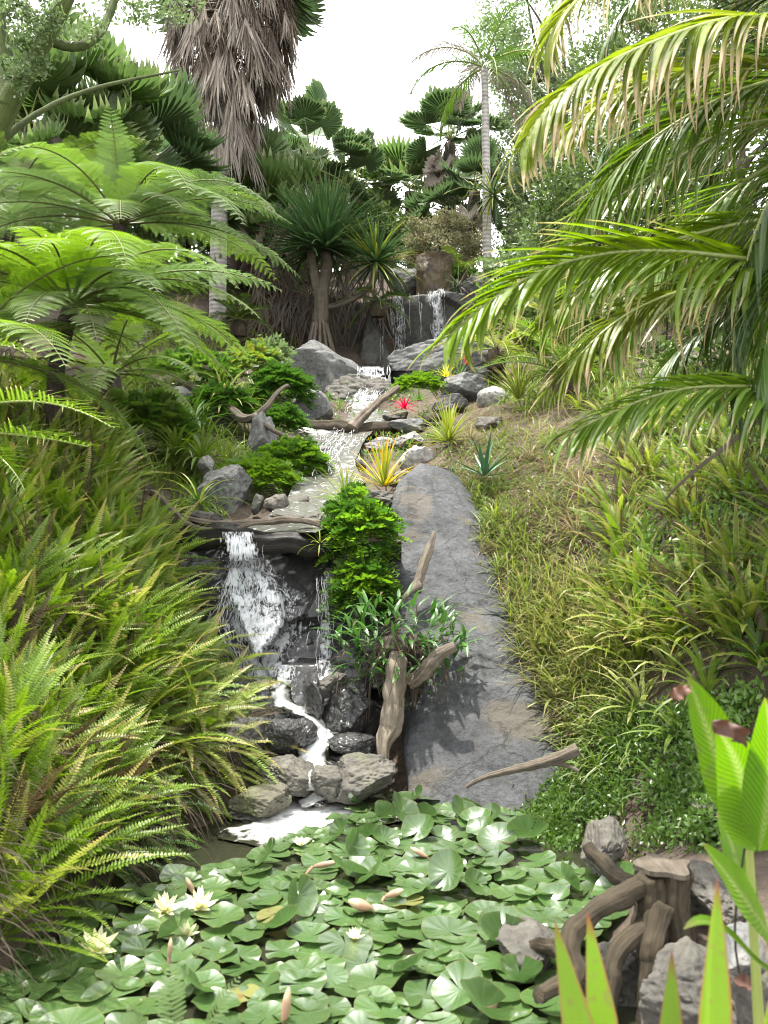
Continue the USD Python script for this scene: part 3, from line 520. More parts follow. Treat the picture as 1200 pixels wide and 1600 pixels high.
# ------------------------------------------------------------------ single rocks: (px, py centre, Y, half sizes in px w,h, depth m, material, label)
ROCKS = [
 (503, 586, 12.9, 74, 56, .5, 'rock_grey', 'largest rounded grey boulder left of the small boulder cascade'),
 (680, 566, 13.0, 88, 44, .55, 'rock_grey', 'long grey boulder with a flat top in front of the upper waterfall'),
 (574, 630, 12.4, 66, 44, .45, 'rock_brown', 'wet brown step rock under the boulder cascade'),
 (482, 642, 11.6, 32, 34, .35, 'rock_grey', 'dark grey rock wedged below the largest boulder'),
 (496, 678, 10.3, 36, 16, .3, 'rock_pale', 'flat pale slab lying beside the stream below the driftwood log'),
 (500, 710, 9.6, 34, 15, .3, 'rock_grey', 'low grey stone at the stream edge above the bright green plants'),
 (408, 690, 9.4, 24, 40, .25, 'rock_grey', 'upright grey rock under the forked dead branch'),
 (345, 770, 7.6, 46, 48, .32, 'rock_grey', 'grey boulder behind the log lip of the lower waterfall'),
 (322, 728, 7.9, 15, 17, .15, 'rock_pale', 'small pale stone on the left bank above the grey boulder'),
 (436, 790, 7.3, 22, 18, .15, 'rock_brown', 'squarish brown stone beside the driftwood at the lip'),
 (402, 788, 7.35, 9, 17, .08, 'rock_dark', 'small dark upright stone between two stones at the lip'),
 (486, 812, 6.95, 25, 9, .12, 'rock_brown', 'flat brown stone resting on the lip driftwood'),
 (448, 808, 6.9, 26, 7, .1, 'rock_brown', 'thin flat stone at the back of the lip driftwood'),
 (468, 785, 7.5, 20, 14, .15, 'rock_brown', 'rounded stone under the front of the bright green plants'),
 (575, 790, 7.3, 52, 32, .35, 'rock_brown', 'broad brown rock right of the stream below the orange bromeliad'),
 (497, 762, 8.0, 22, 7, .12, 'rock_dark', 'dark flat stone in the stream'),
 (652, 715, 8.7, 28, 24, .2, 'rock_pale', 'bright pale rock right of the orange bromeliad'),
 (640, 690, 9.4, 24, 14, .2, 'rock_pale', 'pale rock just behind the orange bromeliad'),
 (768, 622, 10.6, 26, 18, .25, 'rock_pale', 'pale boulder on the right bank above the yellow bromeliad'),
 (722, 605, 11.3, 40, 22, .3, 'rock_grey', 'grey boulder on the right bank among small spiky plants'),
 (765, 662, 9.6, 22, 18, .2, 'rock_brown', 'brown stone beside the straw covered bank'),
 (700, 630, 10.8, 30, 18, .2, 'rock_grey', 'grey stone behind the yellow bromeliad'),
 (760, 585, 12.0, 34, 14, .3, 'rock_grey', 'low grey rock near the top of the right bank'),
 (272, 625, 10.4, 30, 26, .2, 'rock_grey', 'grey rock under the pale dead frond on the left bank'),
 (340, 655, 10.0, 36, 24, .25, 'rock_dark', 'dark rock beneath the strappy plant on the left bank'),
 (486, 1092, 5.80, 16, 36, .16, 'rock_wet', 'upright black wet rock left of the leaning dark boulder'),
 (545, 1118, 5.72, 48, 46, .24, 'rock_wet', 'big dark leaning boulder under the leafy driftwood'),
 (516, 1075, 5.9, 30, 20, .16, 'rock_brown', 'brown topped rock at the foot of the side trickle'),
 (446, 1152, 5.48, 28, 27, .14, 'rock_wet', 'egg shaped wet dark rock left of the white run'),
 (472, 1150, 5.56, 22, 22, .12, 'rock_wet', 'black wet stone touching the egg shaped rock'),
 (552, 1170, 5.46, 42, 20, .14, 'rock_wet', 'slanting dark slab right of the white run'),
 (396, 1128, 5.70, 40, 26, .2, 'rock_wet', 'black rock ledge left of the foot of the lower waterfall'),
 (366, 1085, 5.85, 34, 24, .2, 'rock_wet', 'wet ledge that the left edge of the waterfall strikes'),
 (450, 1217, 5.22, 48, 32, .2, 'rock_brown', 'grey brown rock on the left at the pond head'),
 (508, 1226, 5.12, 32, 26, .13, 'rock_brown', 'split brown rock in the middle of the pond head'),
 (484, 1226, 5.18, 16, 18, .1, 'rock_pale', 'small cream coloured stone between the pond head rocks'),
 (568, 1222, 5.12, 52, 38, .22, 'rock_brown', 'largest brown boulder on the right at the pond head'),
 (406, 1256, 4.98, 50, 22, .16, 'rock_mossy', 'low mossy rock sitting in the white water'),
 (380, 1165, 5.45, 40, 50, .25, 'rock_dark', 'dark rock half hidden behind the fern tips'),
 (950, 1335, 4.0, 36, 40, .22, 'rock_brown', 'brown stone at the pond edge behind the stump'),
 (835, 1500, 3.25, 52, 42, .18, 'rock_brown', 'dark rounded stone between lily pads and stump'),
 (965, 1525, 3.2, 54, 48, .16, 'rock_brown', 'pale grey stone under the arch of the stump roots'),
 (1095, 1575, 2.8, 88, 66, .2, 'rock_brown', 'large rough grey rock at the lower right corner'),
 (1195, 1590, 2.7, 56, 66, .2, 'rock_brown', 'grey rock at the right edge behind the pointed leaves'),
 (1115, 1410, 3.3, 50, 40, .2, 'rock_brown', 'brown rock behind the stump under the broad leaves'),
 (1160, 1290, 3.75, 50, 40, .25, 'rock_brown', 'rough brown rock bulge on the right bank behind broad leaves'),
 (640, 664, 10.1, 32, 13, .2, 'rock_grey', 'flat grey stone behind the orange bromeliad beside the log'),
 (592, 694, 9.6, 24, 11, .16, 'rock_pale', 'pale flat stone at the right stream edge above the bromeliad'),
 (556, 726, 8.9, 15, 12, .12, 'rock_grey', 'small grey stone left of the orange bromeliad at the stream edge'),
 (555, 762, 7.9, 20, 12, .14, 'rock_brown', 'brown stone in front of the orange bromeliad at the stream edge'),
 (470, 735, 8.6, 16, 10, .12, 'rock_grey', 'small wet stone between herb mound and stream'),
 (520, 812, 6.62, 24, 12, .12, 'rock_brown', 'brown stone at the right end of the waterfall lip'),
 (318, 812, 6.66, 24, 14, .14, 'rock_brown', 'brown stone at the left end of the waterfall lip'),
 (620, 650, 10.9, 22, 12, .16, 'rock_brown', 'brown stone behind the leaning grey branch'),
 (632, 752, 8.4, 24, 16, .2, 'rock_grey', 'grey stone at the right foot of the orange bromeliad'),
 (748, 452, 16.2, 46, 22, .4, 'rock_grey', 'grey ledge rock at the foot of the slim palm'),
 (632, 442, 16.5, 30, 24, .3, 'rock_dark', 'dark ledge rock left of the ochre rock column'),
 (1165, 1500, 2.6, 36, 30, .12, 'rock_grey', 'small pale stone at the right edge'),
]
for k, (px, py, Y, w, h, d, m, lab) in enumerate(ROCKS):
    if 6.9 < Y < 12.2 and lab.find('cascade') < 0 or 'leaning grey branch' in lab:
        Y = min(Y, hit(px, py + .55 * h)[1] + .05)
    s = Y / 1500; mb = MB()
    big = w * h > 1500
    rock(mb, at(px, py, Y) + (0, d * .35, 0), (w * s * 1.08, d, h * s * 1.08), 100 + k, 5 if w > 44 or (Y < 6 and w > 20) else 4, cuts=13, rough=.09 if m == 'rock_grey' else .13, tilt=.18, depth=(.55, .9))
    single('boulder' if big else 'stone', mb, m, lab, 'rock')
# ------------------------------------------------------------------ waterfalls
def strands(mb, path, n, steps, seed, wid=(.004, .012), on=.55, seg=(2, 6), fade=None):
    """Broken strings of falling water. path(k, g) gives one trickle's points from top to bottom."""
    g = rng(seed)
    for k in range(n):
        p = path(k, g, steps); i = g.integers(0, 3); m = len(p)
        while i < m - 2:
            ln = int(g.integers(*seg)); e = min(i + ln, m - 1)
            if g.random() < on and e - i >= 1:
                q_ = p[i:e + 1]; L_ = len(q_); w = g.uniform(*wid) * np.sin(np.linspace(.35, PI - .15, L_)) 
                tube(mb, q_, w, 4, cap=True)
            i = e + int(g.integers(0, 2))
def drops(mb, P, r):
    o = _ICO[0]; k = len(P)
    V = (P[:, None] + o.vertices[None] * np.asarray(r)[:, None, None] * (1, 1, 1.5)).reshape(-1, 3)
    mb.add(V, (np.arange(k)[:, None, None] * 12 + o.faces[None]).reshape(-1, 3))
def lower_path(k, g, n):
    u = g.normal(0, .4); x0 = -.945 + .085 * np.clip(u, -1.3, 1.3)
    if k % 9 == 0: x0 = g.uniform(-1.08, -.75)
    x1 = x0 + (g.normal(0.02, .13) if k % 3 else g.normal(-.12, .05)); x2 = -.80 + .22 * (x1 + .85) + g.normal(0, .06)
    z = np.linspace(1.46, .40, n); tt = (1.46 - z) / 1.06
    x = np.interp(tt, [0, .16, .55, 1], [x0, x0 + .01, x1, x2]) + np.cumsum(g.normal(0, .0028, n))
    y = lower_face(x, z) - .03 - .05 * np.abs(g.normal()) * np.sin(tt * PI)
    y = np.where(tt < .17, np.minimum(y, 6.30 - .15 * tt), y)
    return np.c_[x, y, z]
def veil(p0, fy, xs, zs, off, nx=40, nz=60):
    """A thin sheet of water close to the rock: xs gives (left, right) x at each height of zs."""
    z = np.linspace(zs[0], zs[-1], nz); tt = np.linspace(0, 1, len(zs)); ti = np.linspace(0, 1, nz)
    l, r = np.interp(ti, tt, [a for a, _ in xs]), np.interp(ti, tt, [b for _, b in xs]); u = np.linspace(0, 1, nx)
    X = l[:, None] + (r - l)[:, None] * u; Zz = np.broadcast_to(z[:, None], X.shape); Y = fy(X, Zz) - off
    i, j = np.meshgrid(np.arange(nz - 1), np.arange(nx - 1), indexing='ij'); uv = np.stack(np.broadcast_arrays(u[None], ti[:, None]), -1).reshape(-1, 2)
    p0.add(np.stack([X, Y, Zz], -1).reshape(-1, 3), np.stack([i * nx + j, i * nx + j + 1, (i + 1) * nx + j + 1, (i + 1) * nx + j], -1).reshape(-1, 4), uv)
def lf2(x, z):
    y = lower_face(x, z); return np.where(z > 1.30, np.minimum(y, 6.31), y)
g = rng(9); t = thing('waterfall', 'lower waterfall splashing white over the dark rock face into the pond', 'waterfall', (-.8, 6.2, .3))
mb = MB(); veil(mb, lf2, [(-1.08, -.80), (-1.10, -.76), (-1.20, -.46), (-1.14, -.44), (-1.02, -.48), (-.96, -.50), (-.92, -.50)], [1.47, 1.30, 1.1, .9, .65, .40, .22], .025)
veil(mb, lf2, [(-1.04, -.85), (-1.05, -.82), (-1.08, -.62), (-1.0, -.56), (-.90, -.56), (-.84, -.56), (-.80, -.56)], [1.46, 1.30, 1.1, .9, .65, .40, .22], .055)
part('falling_water', mb, 'veil_water', t, local=False)
mb = MB(); veil(mb, lf2, [(-.42, -.35), (-.43, -.35), (-.43, -.34), (-.44, -.33)], [1.22, 1.0, .8, .52], .03, 16, 40); part('side_trickle', mb, 'veil_water', t, local=False)
mb = MB(); strands(mb, lower_path, 90, 150, 1, (.0008, .0026), .40, (5, 18))
P = np.vstack([lower_path(k, g, 60)[g.integers(8, 60, 9)] for k in range(55)]); P += g.normal(0, .022, P.shape) - (0, .03, 0)
drops(mb, P, g.uniform(.001, .003, len(P)))
def side_path(k, g, n):
    z = np.linspace(1.18, .52, n); x = -.385 + g.normal(0, .028) + np.cumsum(g.normal(0, .002, n)); return np.c_[x, np.minimum(lower_face(x, z), 6.3) - .04 - .02 * abs(g.normal()), z]
strands(mb, side_path, 16, 70, 3, (.0008, .002), .5, (4, 12))
meta(part('spray', mb, 'fall_water', t, local=False), kind='stuff')
def up_path(xs):
    def f(k, g, n):
        z = np.linspace(5.18, 3.9, n); a, b, s = xs[k % len(xs)]
        x = a + g.normal(0, s) + (b - a) * ((5.18 - z) / 1.28) + np.cumsum(g.normal(0, .003, n)); return np.c_[x, upper_face(x, z) - .06 - .05 * abs(g.normal()), z]
    return f
t = thing('waterfall', 'upper waterfall of two thin white veils on the dark cliff', 'waterfall', (.6, 15.6, 3.6))
mb = MB(); veil(mb, upper_face, [(.17, .33), (.18, .34), (.2, .40)], [5.17, 4.6, 3.9], .05, 24); veil(mb, upper_face, [(.70, .97), (.78, .99), (.84, 1.0)], [5.17, 4.6, 3.9], .05, 24)
part('falling_water', mb, 'veil_water', t, local=False)
mb = MB(); strands(mb, up_path([(.22, .25, .05), (.80, .90, .05), (.80, .9, .06), (.88, .95, .05), (.24, .28, .07), (.50, .52, .25)]), 60, 90, 4, (.0015, .004), .5, (6, 20)); meta(part('spray', mb, 'fall_water', t, local=False), kind='stuff')
def casc_path(k, g, n):
    x0 = g.uniform(-.36, .08); t_ = np.linspace(0, 1, n); z = 3.50 - .30 * t_; return np.c_[x0 + np.cumsum(g.normal(0, .002, n)), 12.55 - .18 * np.sqrt(t_) - .03 * g.random(), z]
def casc2(k, g, n):
    t_ = np.linspace(0, 1, n); x0 = g.uniform(-.3, .05); return np.c_[x0 - .16 * t_ + np.cumsum(g.normal(0, .009, n)), 12.36 - .62 * t_ - .05 * g.random(), 3.2 - .42 * t_ ** 1.2 + .035 * g.random()]
t = thing('waterfall', 'small boulder cascade falling between two grey boulders', 'waterfall', (-.15, 12.3, 2.8))
mb = MB(); veil(mb, lambda x, z: 12.56 - .18 * np.sqrt(np.clip((3.5 - z) / .3, 0, 1)), [(-.37, .09), (-.37, .10), (-.36, .1)], [3.5, 3.35, 3.19], .0, 30, 20)
veil(mb, lambda x, z: 12.36 - .62 * np.clip((3.2 - z) / .42, 0, 1), [(-.34, .06), (-.42, -.02), (-.48, -.08)], [3.22, 3.0, 2.78], .04, 30, 24); part('falling_water', mb, 'veil_water', t, local=False)
mb = MB(); strands(mb, casc_path, 90, 30, 5, (.0015, .004), .5, (4, 14)); strands(mb, casc2, 60, 40, 6, (.0015, .004), .5, (3, 9)); meta(part('spray', mb, 'fall_water', t, local=False), kind='stuff')
mb = MB()
pc = pcurve([(540, 676, 10.2), (526, 700, 9.3), (512, 735, 8.4), (520, 765, 7.8)], 50)
def rif(k, g, n):
    a = int(g.integers(0, 34)); q_ = pc[a:a + 14]; return q_ + (g.normal(0, .11), 0, .03 + .02 * g.random()) + np.c_[np.cumsum(g.normal(0, .008, len(q_))), np.zeros(len(q_)), np.abs(g.normal(0, .012, len(q_)))]
strands(mb, rif, 90, 14, 7, (.0015, .004), .5, (2, 6))
single('waterfall', mb, 'fall_water', 'sparkling riffle in the stream left of the orange bromeliad', 'waterfall', kind='stuff')

# ------------------------------------------------------------------ driftwood and logs
def log(name, ctrl, radii, m, label, cat='driftwood', n=60, sides_=22, rough=.30, seed=0, extra=(), group=None, tips=True):
    p = pcurve(ctrl, n); r = np.interp(np.linspace(0, 1, n), np.linspace(0, 1, len(radii)), radii)
    p = p + np.stack([meshkit.fbm(p * 4 + seed + 9 * q_, 3, seed + q_) - .5 for q_ in range(3)], 1) * r[:, None] * 1.5
    t_ = thing(name, label, cat, p[0], group)
    mb = MB(); tube(mb, p, r, sides_, rough, seed, ridge=.13); part('stem', mb, m, t_, local=False)
    for (c2, r2) in extra:
        q_ = pcurve(c2, 14); mb = MB(); tube(mb, q_, np.interp(np.linspace(0, 1, 14), np.linspace(0, 1, len(r2)), r2), 7, rough, seed + 3, ridge=.05); part('side_branch', mb, m, t_, local=False)
    return t_
log('lip_log', [(250, 838, 6.55), (340, 838, 6.45), (420, 846, 6.42), (530, 848, 6.42)], [.095, .085, .075, .08], 'log_wet', 'thick black wet log forming the lip of the lower waterfall', 'log', seed=2, n=40, sides_=14, rough=.15)
log('driftwood', [(285, 806, 6.55), (380, 818, 6.45), (470, 814, 6.5), (532, 824, 6.5)], [.014, .02, .018, .008], 'driftwood', 'long weathered driftwood stick lying along the waterfall lip', seed=3)
log('driftwood', [(225, 770, 6.8), (262, 790, 6.6), (300, 822, 6.45), (350, 822, 6.4)], [.02, .022, .018, .008], 'driftwood', 'short brown driftwood stick slanting down to the left end of the lip log', seed=4)
log('driftwood', [(372, 826, 6.38), (430, 812, 6.42), (500, 822, 6.4)], [.012, .024, .014], 'driftwood', 'pale knobbly driftwood stick in the middle of the waterfall lip', seed=5)
log('driftwood', [(465, 660, 10.5), (540, 672, 10.3), (600, 670, 10.4), (690, 650, 10.6)], [.05, .075, .07, .04], 'bark_brown', 'thick brown driftwood log lying across the stream', seed=6, extra=[([(600, 668, 10.4), (660, 662, 10.2), (700, 668, 10.1)], [.05, .03, .02])])
log('driftwood', [(548, 668, 10.2), (566, 652, 10.3), (592, 628, 10.5), (622, 606, 10.8)], [.07, .045, .035, .03], 'driftwood', 'grey branch leaning up from the stream log towards the cascade', seed=7)
log('dead_branch', [(250, 580, 10.6), (300, 605, 10.2), (350, 630, 9.8), (398, 652, 9.3), (425, 625, 9.4), (452, 604, 9.7)], [.035, .045, .045, .05, .03, .012], 'bark_grey', 'forked dead branch sweeping over the left bank', seed=8, n=40, extra=[([(398, 650, 9.3), (420, 668, 9.1), (452, 686, 9.0)], [.04, .028, .015])])
log('dead_branch', [(280, 575, 10.6), (310, 572, 10.5), (330, 578, 10.5)], [.03, .03, .015], 'driftwood', 'short pale dead stub on the left bank near the dead frond', seed=9)
log('driftwood', [(650, 925, 6.15), (664, 880, 6.2), (674, 850, 6.25), (680, 832, 6.3)], [.034, .03, .026, .012], 'driftwood', 'upright weathered snag standing against the grey slab', seed=10, extra=[([(655, 915, 6.15), (640, 925, 6.1), (625, 945, 6.05)], [.03, .02, .012])])
log('driftwood', [(622, 1030, 5.66), (614, 1085, 5.55), (606, 1140, 5.5), (602, 1180, 5.42), (600, 1204, 5.38)], [.05, .064, .062, .05, .015], 'wood_pale', 'thick pale broken log standing under the leafy clump', seed=11, sides_=24, rough=.34, n=60)
log('driftwood', [(640, 1062, 5.6), (668, 1046, 5.5), (690, 1022, 5.42), (712, 1010, 5.40)], [.04, .04, .038, .026], 'driftwood', 'pale snag end poking right from the leafy clump', seed=12, sides_=24, rough=.34, n=60)
log('driftwood', [(728, 1230, 5.0), (790, 1205, 4.9), (850, 1192, 4.75), (900, 1170, 4.7)], [.008, .017, .022, .03], 'driftwood', 'grey bent stick lying across the foot of the slab', seed=13, extra=[([(850, 1192, 4.75), (880, 1195, 4.7), (905, 1205, 4.65)], [.016, .012, .008])])
log('dead_branch', [(1200, 640, 4.2), (1130, 700, 4.2), (1080, 740, 4.2), (1040, 780, 4.3)], [.012, .01, .008, .004], 'driftwood', 'thin bare twig crossing the ferns on the right bank', seed=14, n=18)
log('driftwood', [(800, 690, 9.0), (765, 662, 9.6), (740, 690, 9.2)], [.05, .04, .03], 'driftwood', 'grey root piece beside the pale stone on the right bank', seed=15)

# stump with prop roots
t = thing('tree_stump', 'sawn grey brown stump standing on bent roots at the pond edge', 'stump', at(1040, 1540, 3.2))
def stp(ctrl, rad, name, seed, s_=18):
    p = pcurve(ctrl, 48); p = p + (meshkit.fbm(p * 14 + seed, 2, seed)[:, None] - .5) * .03; mb = MB(); tube(mb, p, np.interp(np.linspace(0, 1, 48), np.linspace(0, 1, len(rad)), rad), s_, .34, seed, ridge=.10); part(name, mb, 'bark_brown', t, local=False)
for k in range(5):
    a = k / 5 * 2 * PI + .3; ox, oy = 27 * math.cos(a), .055 * math.sin(a)
    stp([(1034 + ox, 1366 + 2 * math.sin(a * 2), 3.22 + oy), (1036 + ox, 1440, 3.22 + oy), (1040 + ox * 1.2, 1510, 3.2 + oy), (1040 + ox * 1.5, 1590, 3.15 + oy)], [.042, .045, .045, .05], 'stem', 20 + k)
stp([(1012, 1375, 3.2), (960, 1405, 3.15), (910, 1440, 3.1), (890, 1480, 3.05), (902, 1510, 3.0), (855, 1550, 2.95), (838, 1560, 2.93)], [.036, .036, .032, .036, .028, .026, .026], 'root', 31)
stp([(1020, 1440, 3.2), (985, 1465, 3.1), (958, 1500, 3.05), (950, 1560, 3.0), (930, 1620, 2.95)], [.035, .03, .03, .03, .03], 'root', 32)
stp([(1030, 1420, 3.15), (1018, 1480, 3.08), (1012, 1540, 3.04), (1010, 1610, 3.0)], [.045, .036, .03, .028], 'root', 33)
stp([(1000, 1390, 3.25), (965, 1370, 3.35), (940, 1345, 3.45), (915, 1322, 3.5)], [.03, .028, .028, .02], 'root', 34)
stp([(890, 1490, 3.08), (850, 1480, 3.2), (800, 1478, 3.35)], [.03, .022, .012], 'root', 35)
mb = MB()
c = at(1036, 1356, 3.22); th = np.linspace(0, 2 * PI, 30, endpoint=False)
rr = .088 * (1 + .14 * np.cos(5 * (th - .3)))
top = np.c_[c[0] + rr * np.cos(th), c[1] + rr * np.sin(th), c[2] + .012 + .006 * np.cos(th * 3)]
low = top - (0, 0, .016); V = np.vstack([top, low, [c + (0, 0, .014)]]); j = np.arange(30)
mb.add(V, np.vstack([np.stack([j, (j + 1) % 30, j * 0 + 60], 1), np.stack([30 + j, 30 + (j + 1) % 30, (j + 1) % 30], 1), np.stack([30 + j, (j + 1) % 30, j], 1)]), np.c_[V[:, 0] * 2, V[:, 1] * 2])
part('cut_face', mb, 'bark_grey', t, local=False, smooth=False)

# ------------------------------------------------------------------ lily pads
POND = np.array([(-40, 1640), (-40, 1490), (120, 1425), (290, 1375), (400, 1338), (470, 1312), (545, 1275), (600, 1258), (690, 1262), (800, 1272), (830, 1300), (850, 1375), (985, 1392), (1000, 1440), (860, 1490), (880, 1640)], float)
from shapely.geometry import Polygon, Point
poly = Polygon([tuple(np.array([(px - 600), 1500.]) * (1500 * CAM_Z / (py - 800)) / 1500) for px, py in POND])
def pad_mesh(R, seed, cup, wave, fold_):
    g = rng(seed); n, rings = 30, 5
    gap = g.uniform(.12, .5); th = np.linspace(gap / 2, 2 * PI - gap / 2, n); rs = np.array([.02, .3, .58, .82, 1.])
    rim = R * (1 + .05 * np.sin(th * 2 + g.uniform(0, 6)) + .03 * np.sin(th * 5 + g.uniform(0, 6)))
    rim *= np.where(np.minimum(th, 2 * PI - th) < .35, .97, 1)
    X = rs[:, None] * (rim * np.cos(th))[None]; Y = rs[:, None] * (rim * np.sin(th))[None]
    ph = g.uniform(0, 6)
    Zz = R * (cup * rs[:, None] ** 3 + wave * rs[:, None] ** 2.5 * np.sin(th * 3 + ph)[None] + .5 * wave * rs[:, None] ** 3 * np.sin(th * 7 + ph * 2)[None] - fold_ * np.abs(np.sin(th - ph))[None] * rs[:, None] ** 2 * -1)
    V = np.stack([X, Y, Zz], -1).reshape(-1, 3)
    i, j = np.meshgrid(np.arange(rings - 1), np.arange(n - 1), indexing='ij')
    q_ = np.stack([i * n + j, (i + 1) * n + j, (i + 1) * n + j + 1, i * n + j + 1], -1).reshape(-1, 4)
    uv = np.stack(np.broadcast_arrays((th / (2 * PI))[None], rs[:, None]), -1).reshape(-1, 2)
    return V, q_, uv
g = rng(77); pads = []; tries = 0
while tries < 14000 and len(pads) < 300:
    tries += 1
    x, y = g.uniform(-1.9, 1.2), g.uniform(2.6, 5.3)
    if not poly.contains(Point(x, y)): continue
    R = g.uniform(.062, .105)
    if all((x - a) ** 2 + (y - b) ** 2 > (.52 * (R + c_)) ** 2 for a, b, c_ in pads): pads.append((x, y, R))
for k, (x, y, R) in enumerate(pads):
    s = at(0, 0, y); px = 600 + x / y * 1500; py = 800 + CAM_Z / y * 1500
    right = px > 520 and py < 1420 or px > 760
    up = g.random() < (.26 if right else .07)
    edge = px < 180 or py < 1300
    tilt = g.uniform(.35, 1.15) if up else abs(g.normal(0, .10)) + .02
    az = g.uniform(0, 2 * PI)
    v, f, u = pad_mesh(R, 500 + k, g.uniform(.0, .12) + (.15 if up else 0), g.uniform(.02, .10), g.uniform(.05, .35) if up else g.uniform(0, .06))
    Rm = frame((0, 0, 0), nrm((math.sin(tilt) * math.cos(az), math.sin(tilt) * math.sin(az), math.cos(tilt))), g.uniform(0, 6.28))[:3, :3]
    w = v @ Rm.T
    z0 = .014 + .022 * g.random() + (R * math.sin(tilt) * .8 if up else 0) + (.02 if right else 0)
    w = w + (x, y, z0); w[:, 2] = np.maximum(w[:, 2], .005)
    row = 'at the pond front' if py > 1530 else 'in the near pond half' if py > 1450 else 'in the far pond half' if py > 1360 else 'at the pond head'
    col = 'by the left bank' if px < 200 else 'near the open flowers' if px < 420 and py > 1425 else 'behind the flowers' if px < 420 else 'near the stump' if px > 720 else 'among the buds' if px > 520 else 'in mid pond'
    where = row + ' ' + col
    old = g.random() < .018
    sz = 'large' if R > .092 else 'small' if R < .074 else 'medium'
    lab = f'yellowing spotted lily pad {where}' if old else f'{sz} lily pad tipped on edge {where}' if up else f'{sz} flat green lily pad {where}'
    o = single('lily_pad', (w, f, u), 'lily_pad_old' if old else 'lily_pad', lab, 'lily pad', 'lily pads covering the pond')
def lily(px, py, Y, s, lab, n=22, tilt=(0, -.2, 1)):
    p = at(px, py, Y); t_ = thing('water_lily', lab, 'flower', M=frame(p, tilt))
    g = rng(int(px * 7 + py)); s = s * 1.0
    for k in range(n):
        ring = k % 3; a = k * 2.4; el = (.45, .8, 1.15)[ring] + g.normal(0, .08)
        D = np.array([[math.cos(a) * math.cos(el), math.sin(a) * math.cos(el), math.sin(el)]])
        mb = MB(); blades(mb, (0, 0, .0), D, s * g.uniform(.9, 1.1), s * .30, -.25, 5, fold=.35); part('petal', mb, 'petal', t_)
    mb = MB(); a = g.uniform(0, 6.28, 26); el = g.uniform(.7, 1.5, 26)
    blades(mb, np.zeros((26, 3)), np.c_[np.cos(a) * np.cos(el), np.sin(a) * np.cos(el), np.sin(el)], s * .42, s * .07, -.2, 2); part('stamens', mb, 'stamen', t_)
def pw(py, h=0.03): return (CAM_Z - h) * 1500 / (py - 800)
lily(258, 1424, pw(1424), .072, 'pale yellow open water lily left of the other open one at the pond centre', tilt=(.1, -.5, 1))
lily(312, 1420, pw(1422), .082, 'largest pale yellow water lily wide open at the left of the pond', tilt=(.1, -.4, 1))
lily(150, 1486, pw(1486, .06), .088, 'yellow water lily nearest the dark left bank, leaning sideways', 18, (.4, -.6, 1))
lily(292, 1462, pw(1462), .055, 'small half closed yellow water lily between the pads', 12, (.2, -.4, 1))
lily(554, 1468, pw(1468), .045, 'small yellow water lily opening in the middle of the pads', 12)
lily(470, 1322, pw(1322), .05, 'little yellow water lily far back near the pond head', 12)
def bud(px, py, Y, L, r, d, lab, m='bud_pink'):
    t_ = thing('lily_bud', lab, 'flower bud', at(px, py, Y), 'closed lily buds'); mb = MB(); d = nrm(d); s = np.linspace(0, 1, 10)
    tube(mb, d * (s[:, None] - .3) * L, r * (.25 + .75 * np.sin(np.clip(s * 1.05, 0, 1) * PI * .93) ** .8) * np.where(s > .93, .5, 1), 9); part('bud', mb, m, t_)
    mb = MB(); tube(mb, [d * -.3 * L, d * -.6 * L - (0, 0, .03), d * -.8 * L - (0, 0, .08)], [.007, .007, .006], 6); part('stem', mb, 'bud_pink', t_)
for px, py, L, r, d, lab in [(570, 1416, .10, .022, (-.8, -.2, .35), 'pinkish closed lily bud lying on pads right of centre'), (500, 1352, .11, .014, (.9, 0, .18), 'long slim closed bud lying between pads at the back'),
     (765, 1565, .075, .036, (-.6, -.6, .2), 'fat pale pink closed lily bud at the front right of the pond'),
    (610, 1398, .08, .015, (.8, 0, .3), 'small tan lily bud behind the pinkish one'), (300, 1390, .08, .012, (-.4, 0, .8), 'thin upright brown lily bud above the open flowers'), (265, 1488, .07, .009, (.1, 0, 1), 'tiny upright bud in front of the half closed flower'),
    (445, 1585, .12, .014, (.15, 0, 1), 'upright tan lily stalk at the front edge of the pond'), (660, 1335, .09, .012, (-.7, 0, .4), 'slim tan stalk among tipped pads at the back right')]:
    bud(px, py, pw(py, .06), L, r, d, lab)
# ------------------------------------------------------------------ ferns
def sword_frond(mb, L, el, az, droop, g, pairs=44, pl=.030, start=.12, base=(0, 0, 0), curl=0.):
    D = np.array([[math.cos(az) * math.cos(el), math.sin(az) * math.cos(el), math.sin(el)]])
    n = 12; S = sides(D); pts, dn, nn = spine(np.array([base], float), D, S, np.array([L]), np.array([droop]), n, 1.5)
    p, d, m = pts[0], dn[0], nn[0]; s = S[0]
    # thin rachis: a strip standing on edge and one lying flat
    w = np.linspace(.0035, .001, n + 1)[:, None]
    for ax in (s[None], m):
        V = np.stack([p - ax * w, p + ax * w], 1).reshape(-1, 3); i = np.arange(n) * 2
        mb.add(V, np.stack([i, i + 1, i + 3, i + 2], 1), np.full((len(V), 2), .3))
    t = np.repeat(np.linspace(start, .985, pairs), 2); sg = np.tile([1, -1], pairs)
    ti = t * n; a = np.minimum(ti.astype(int), n - 1); fr = (ti - a)[:, None]
    P = p[a] * (1 - fr) + p[a + 1] * fr; Dd = nrm(d[a] * (1 - fr) + d[a + 1] * fr); Nn = m[a]
    shape = np.clip(np.minimum(.45 + t * 2.2, (1 - t) * 3.2 + .08), .1, 1)
    lean = g.normal(.28, .06, len(t))
    dirs = nrm(s[None] * sg[:, None] + Dd * lean[:, None] + Nn * (.22 + g.normal(0, .12, len(t)))[:, None])
    leaves(mb, P, dirs, nrm(np.cross(Nn, dirs)), pl * shape * g.uniform(.85, 1.1, len(t)), .0095 * np.ones(len(t)) * (L / .55), .3, .06, v0=t)
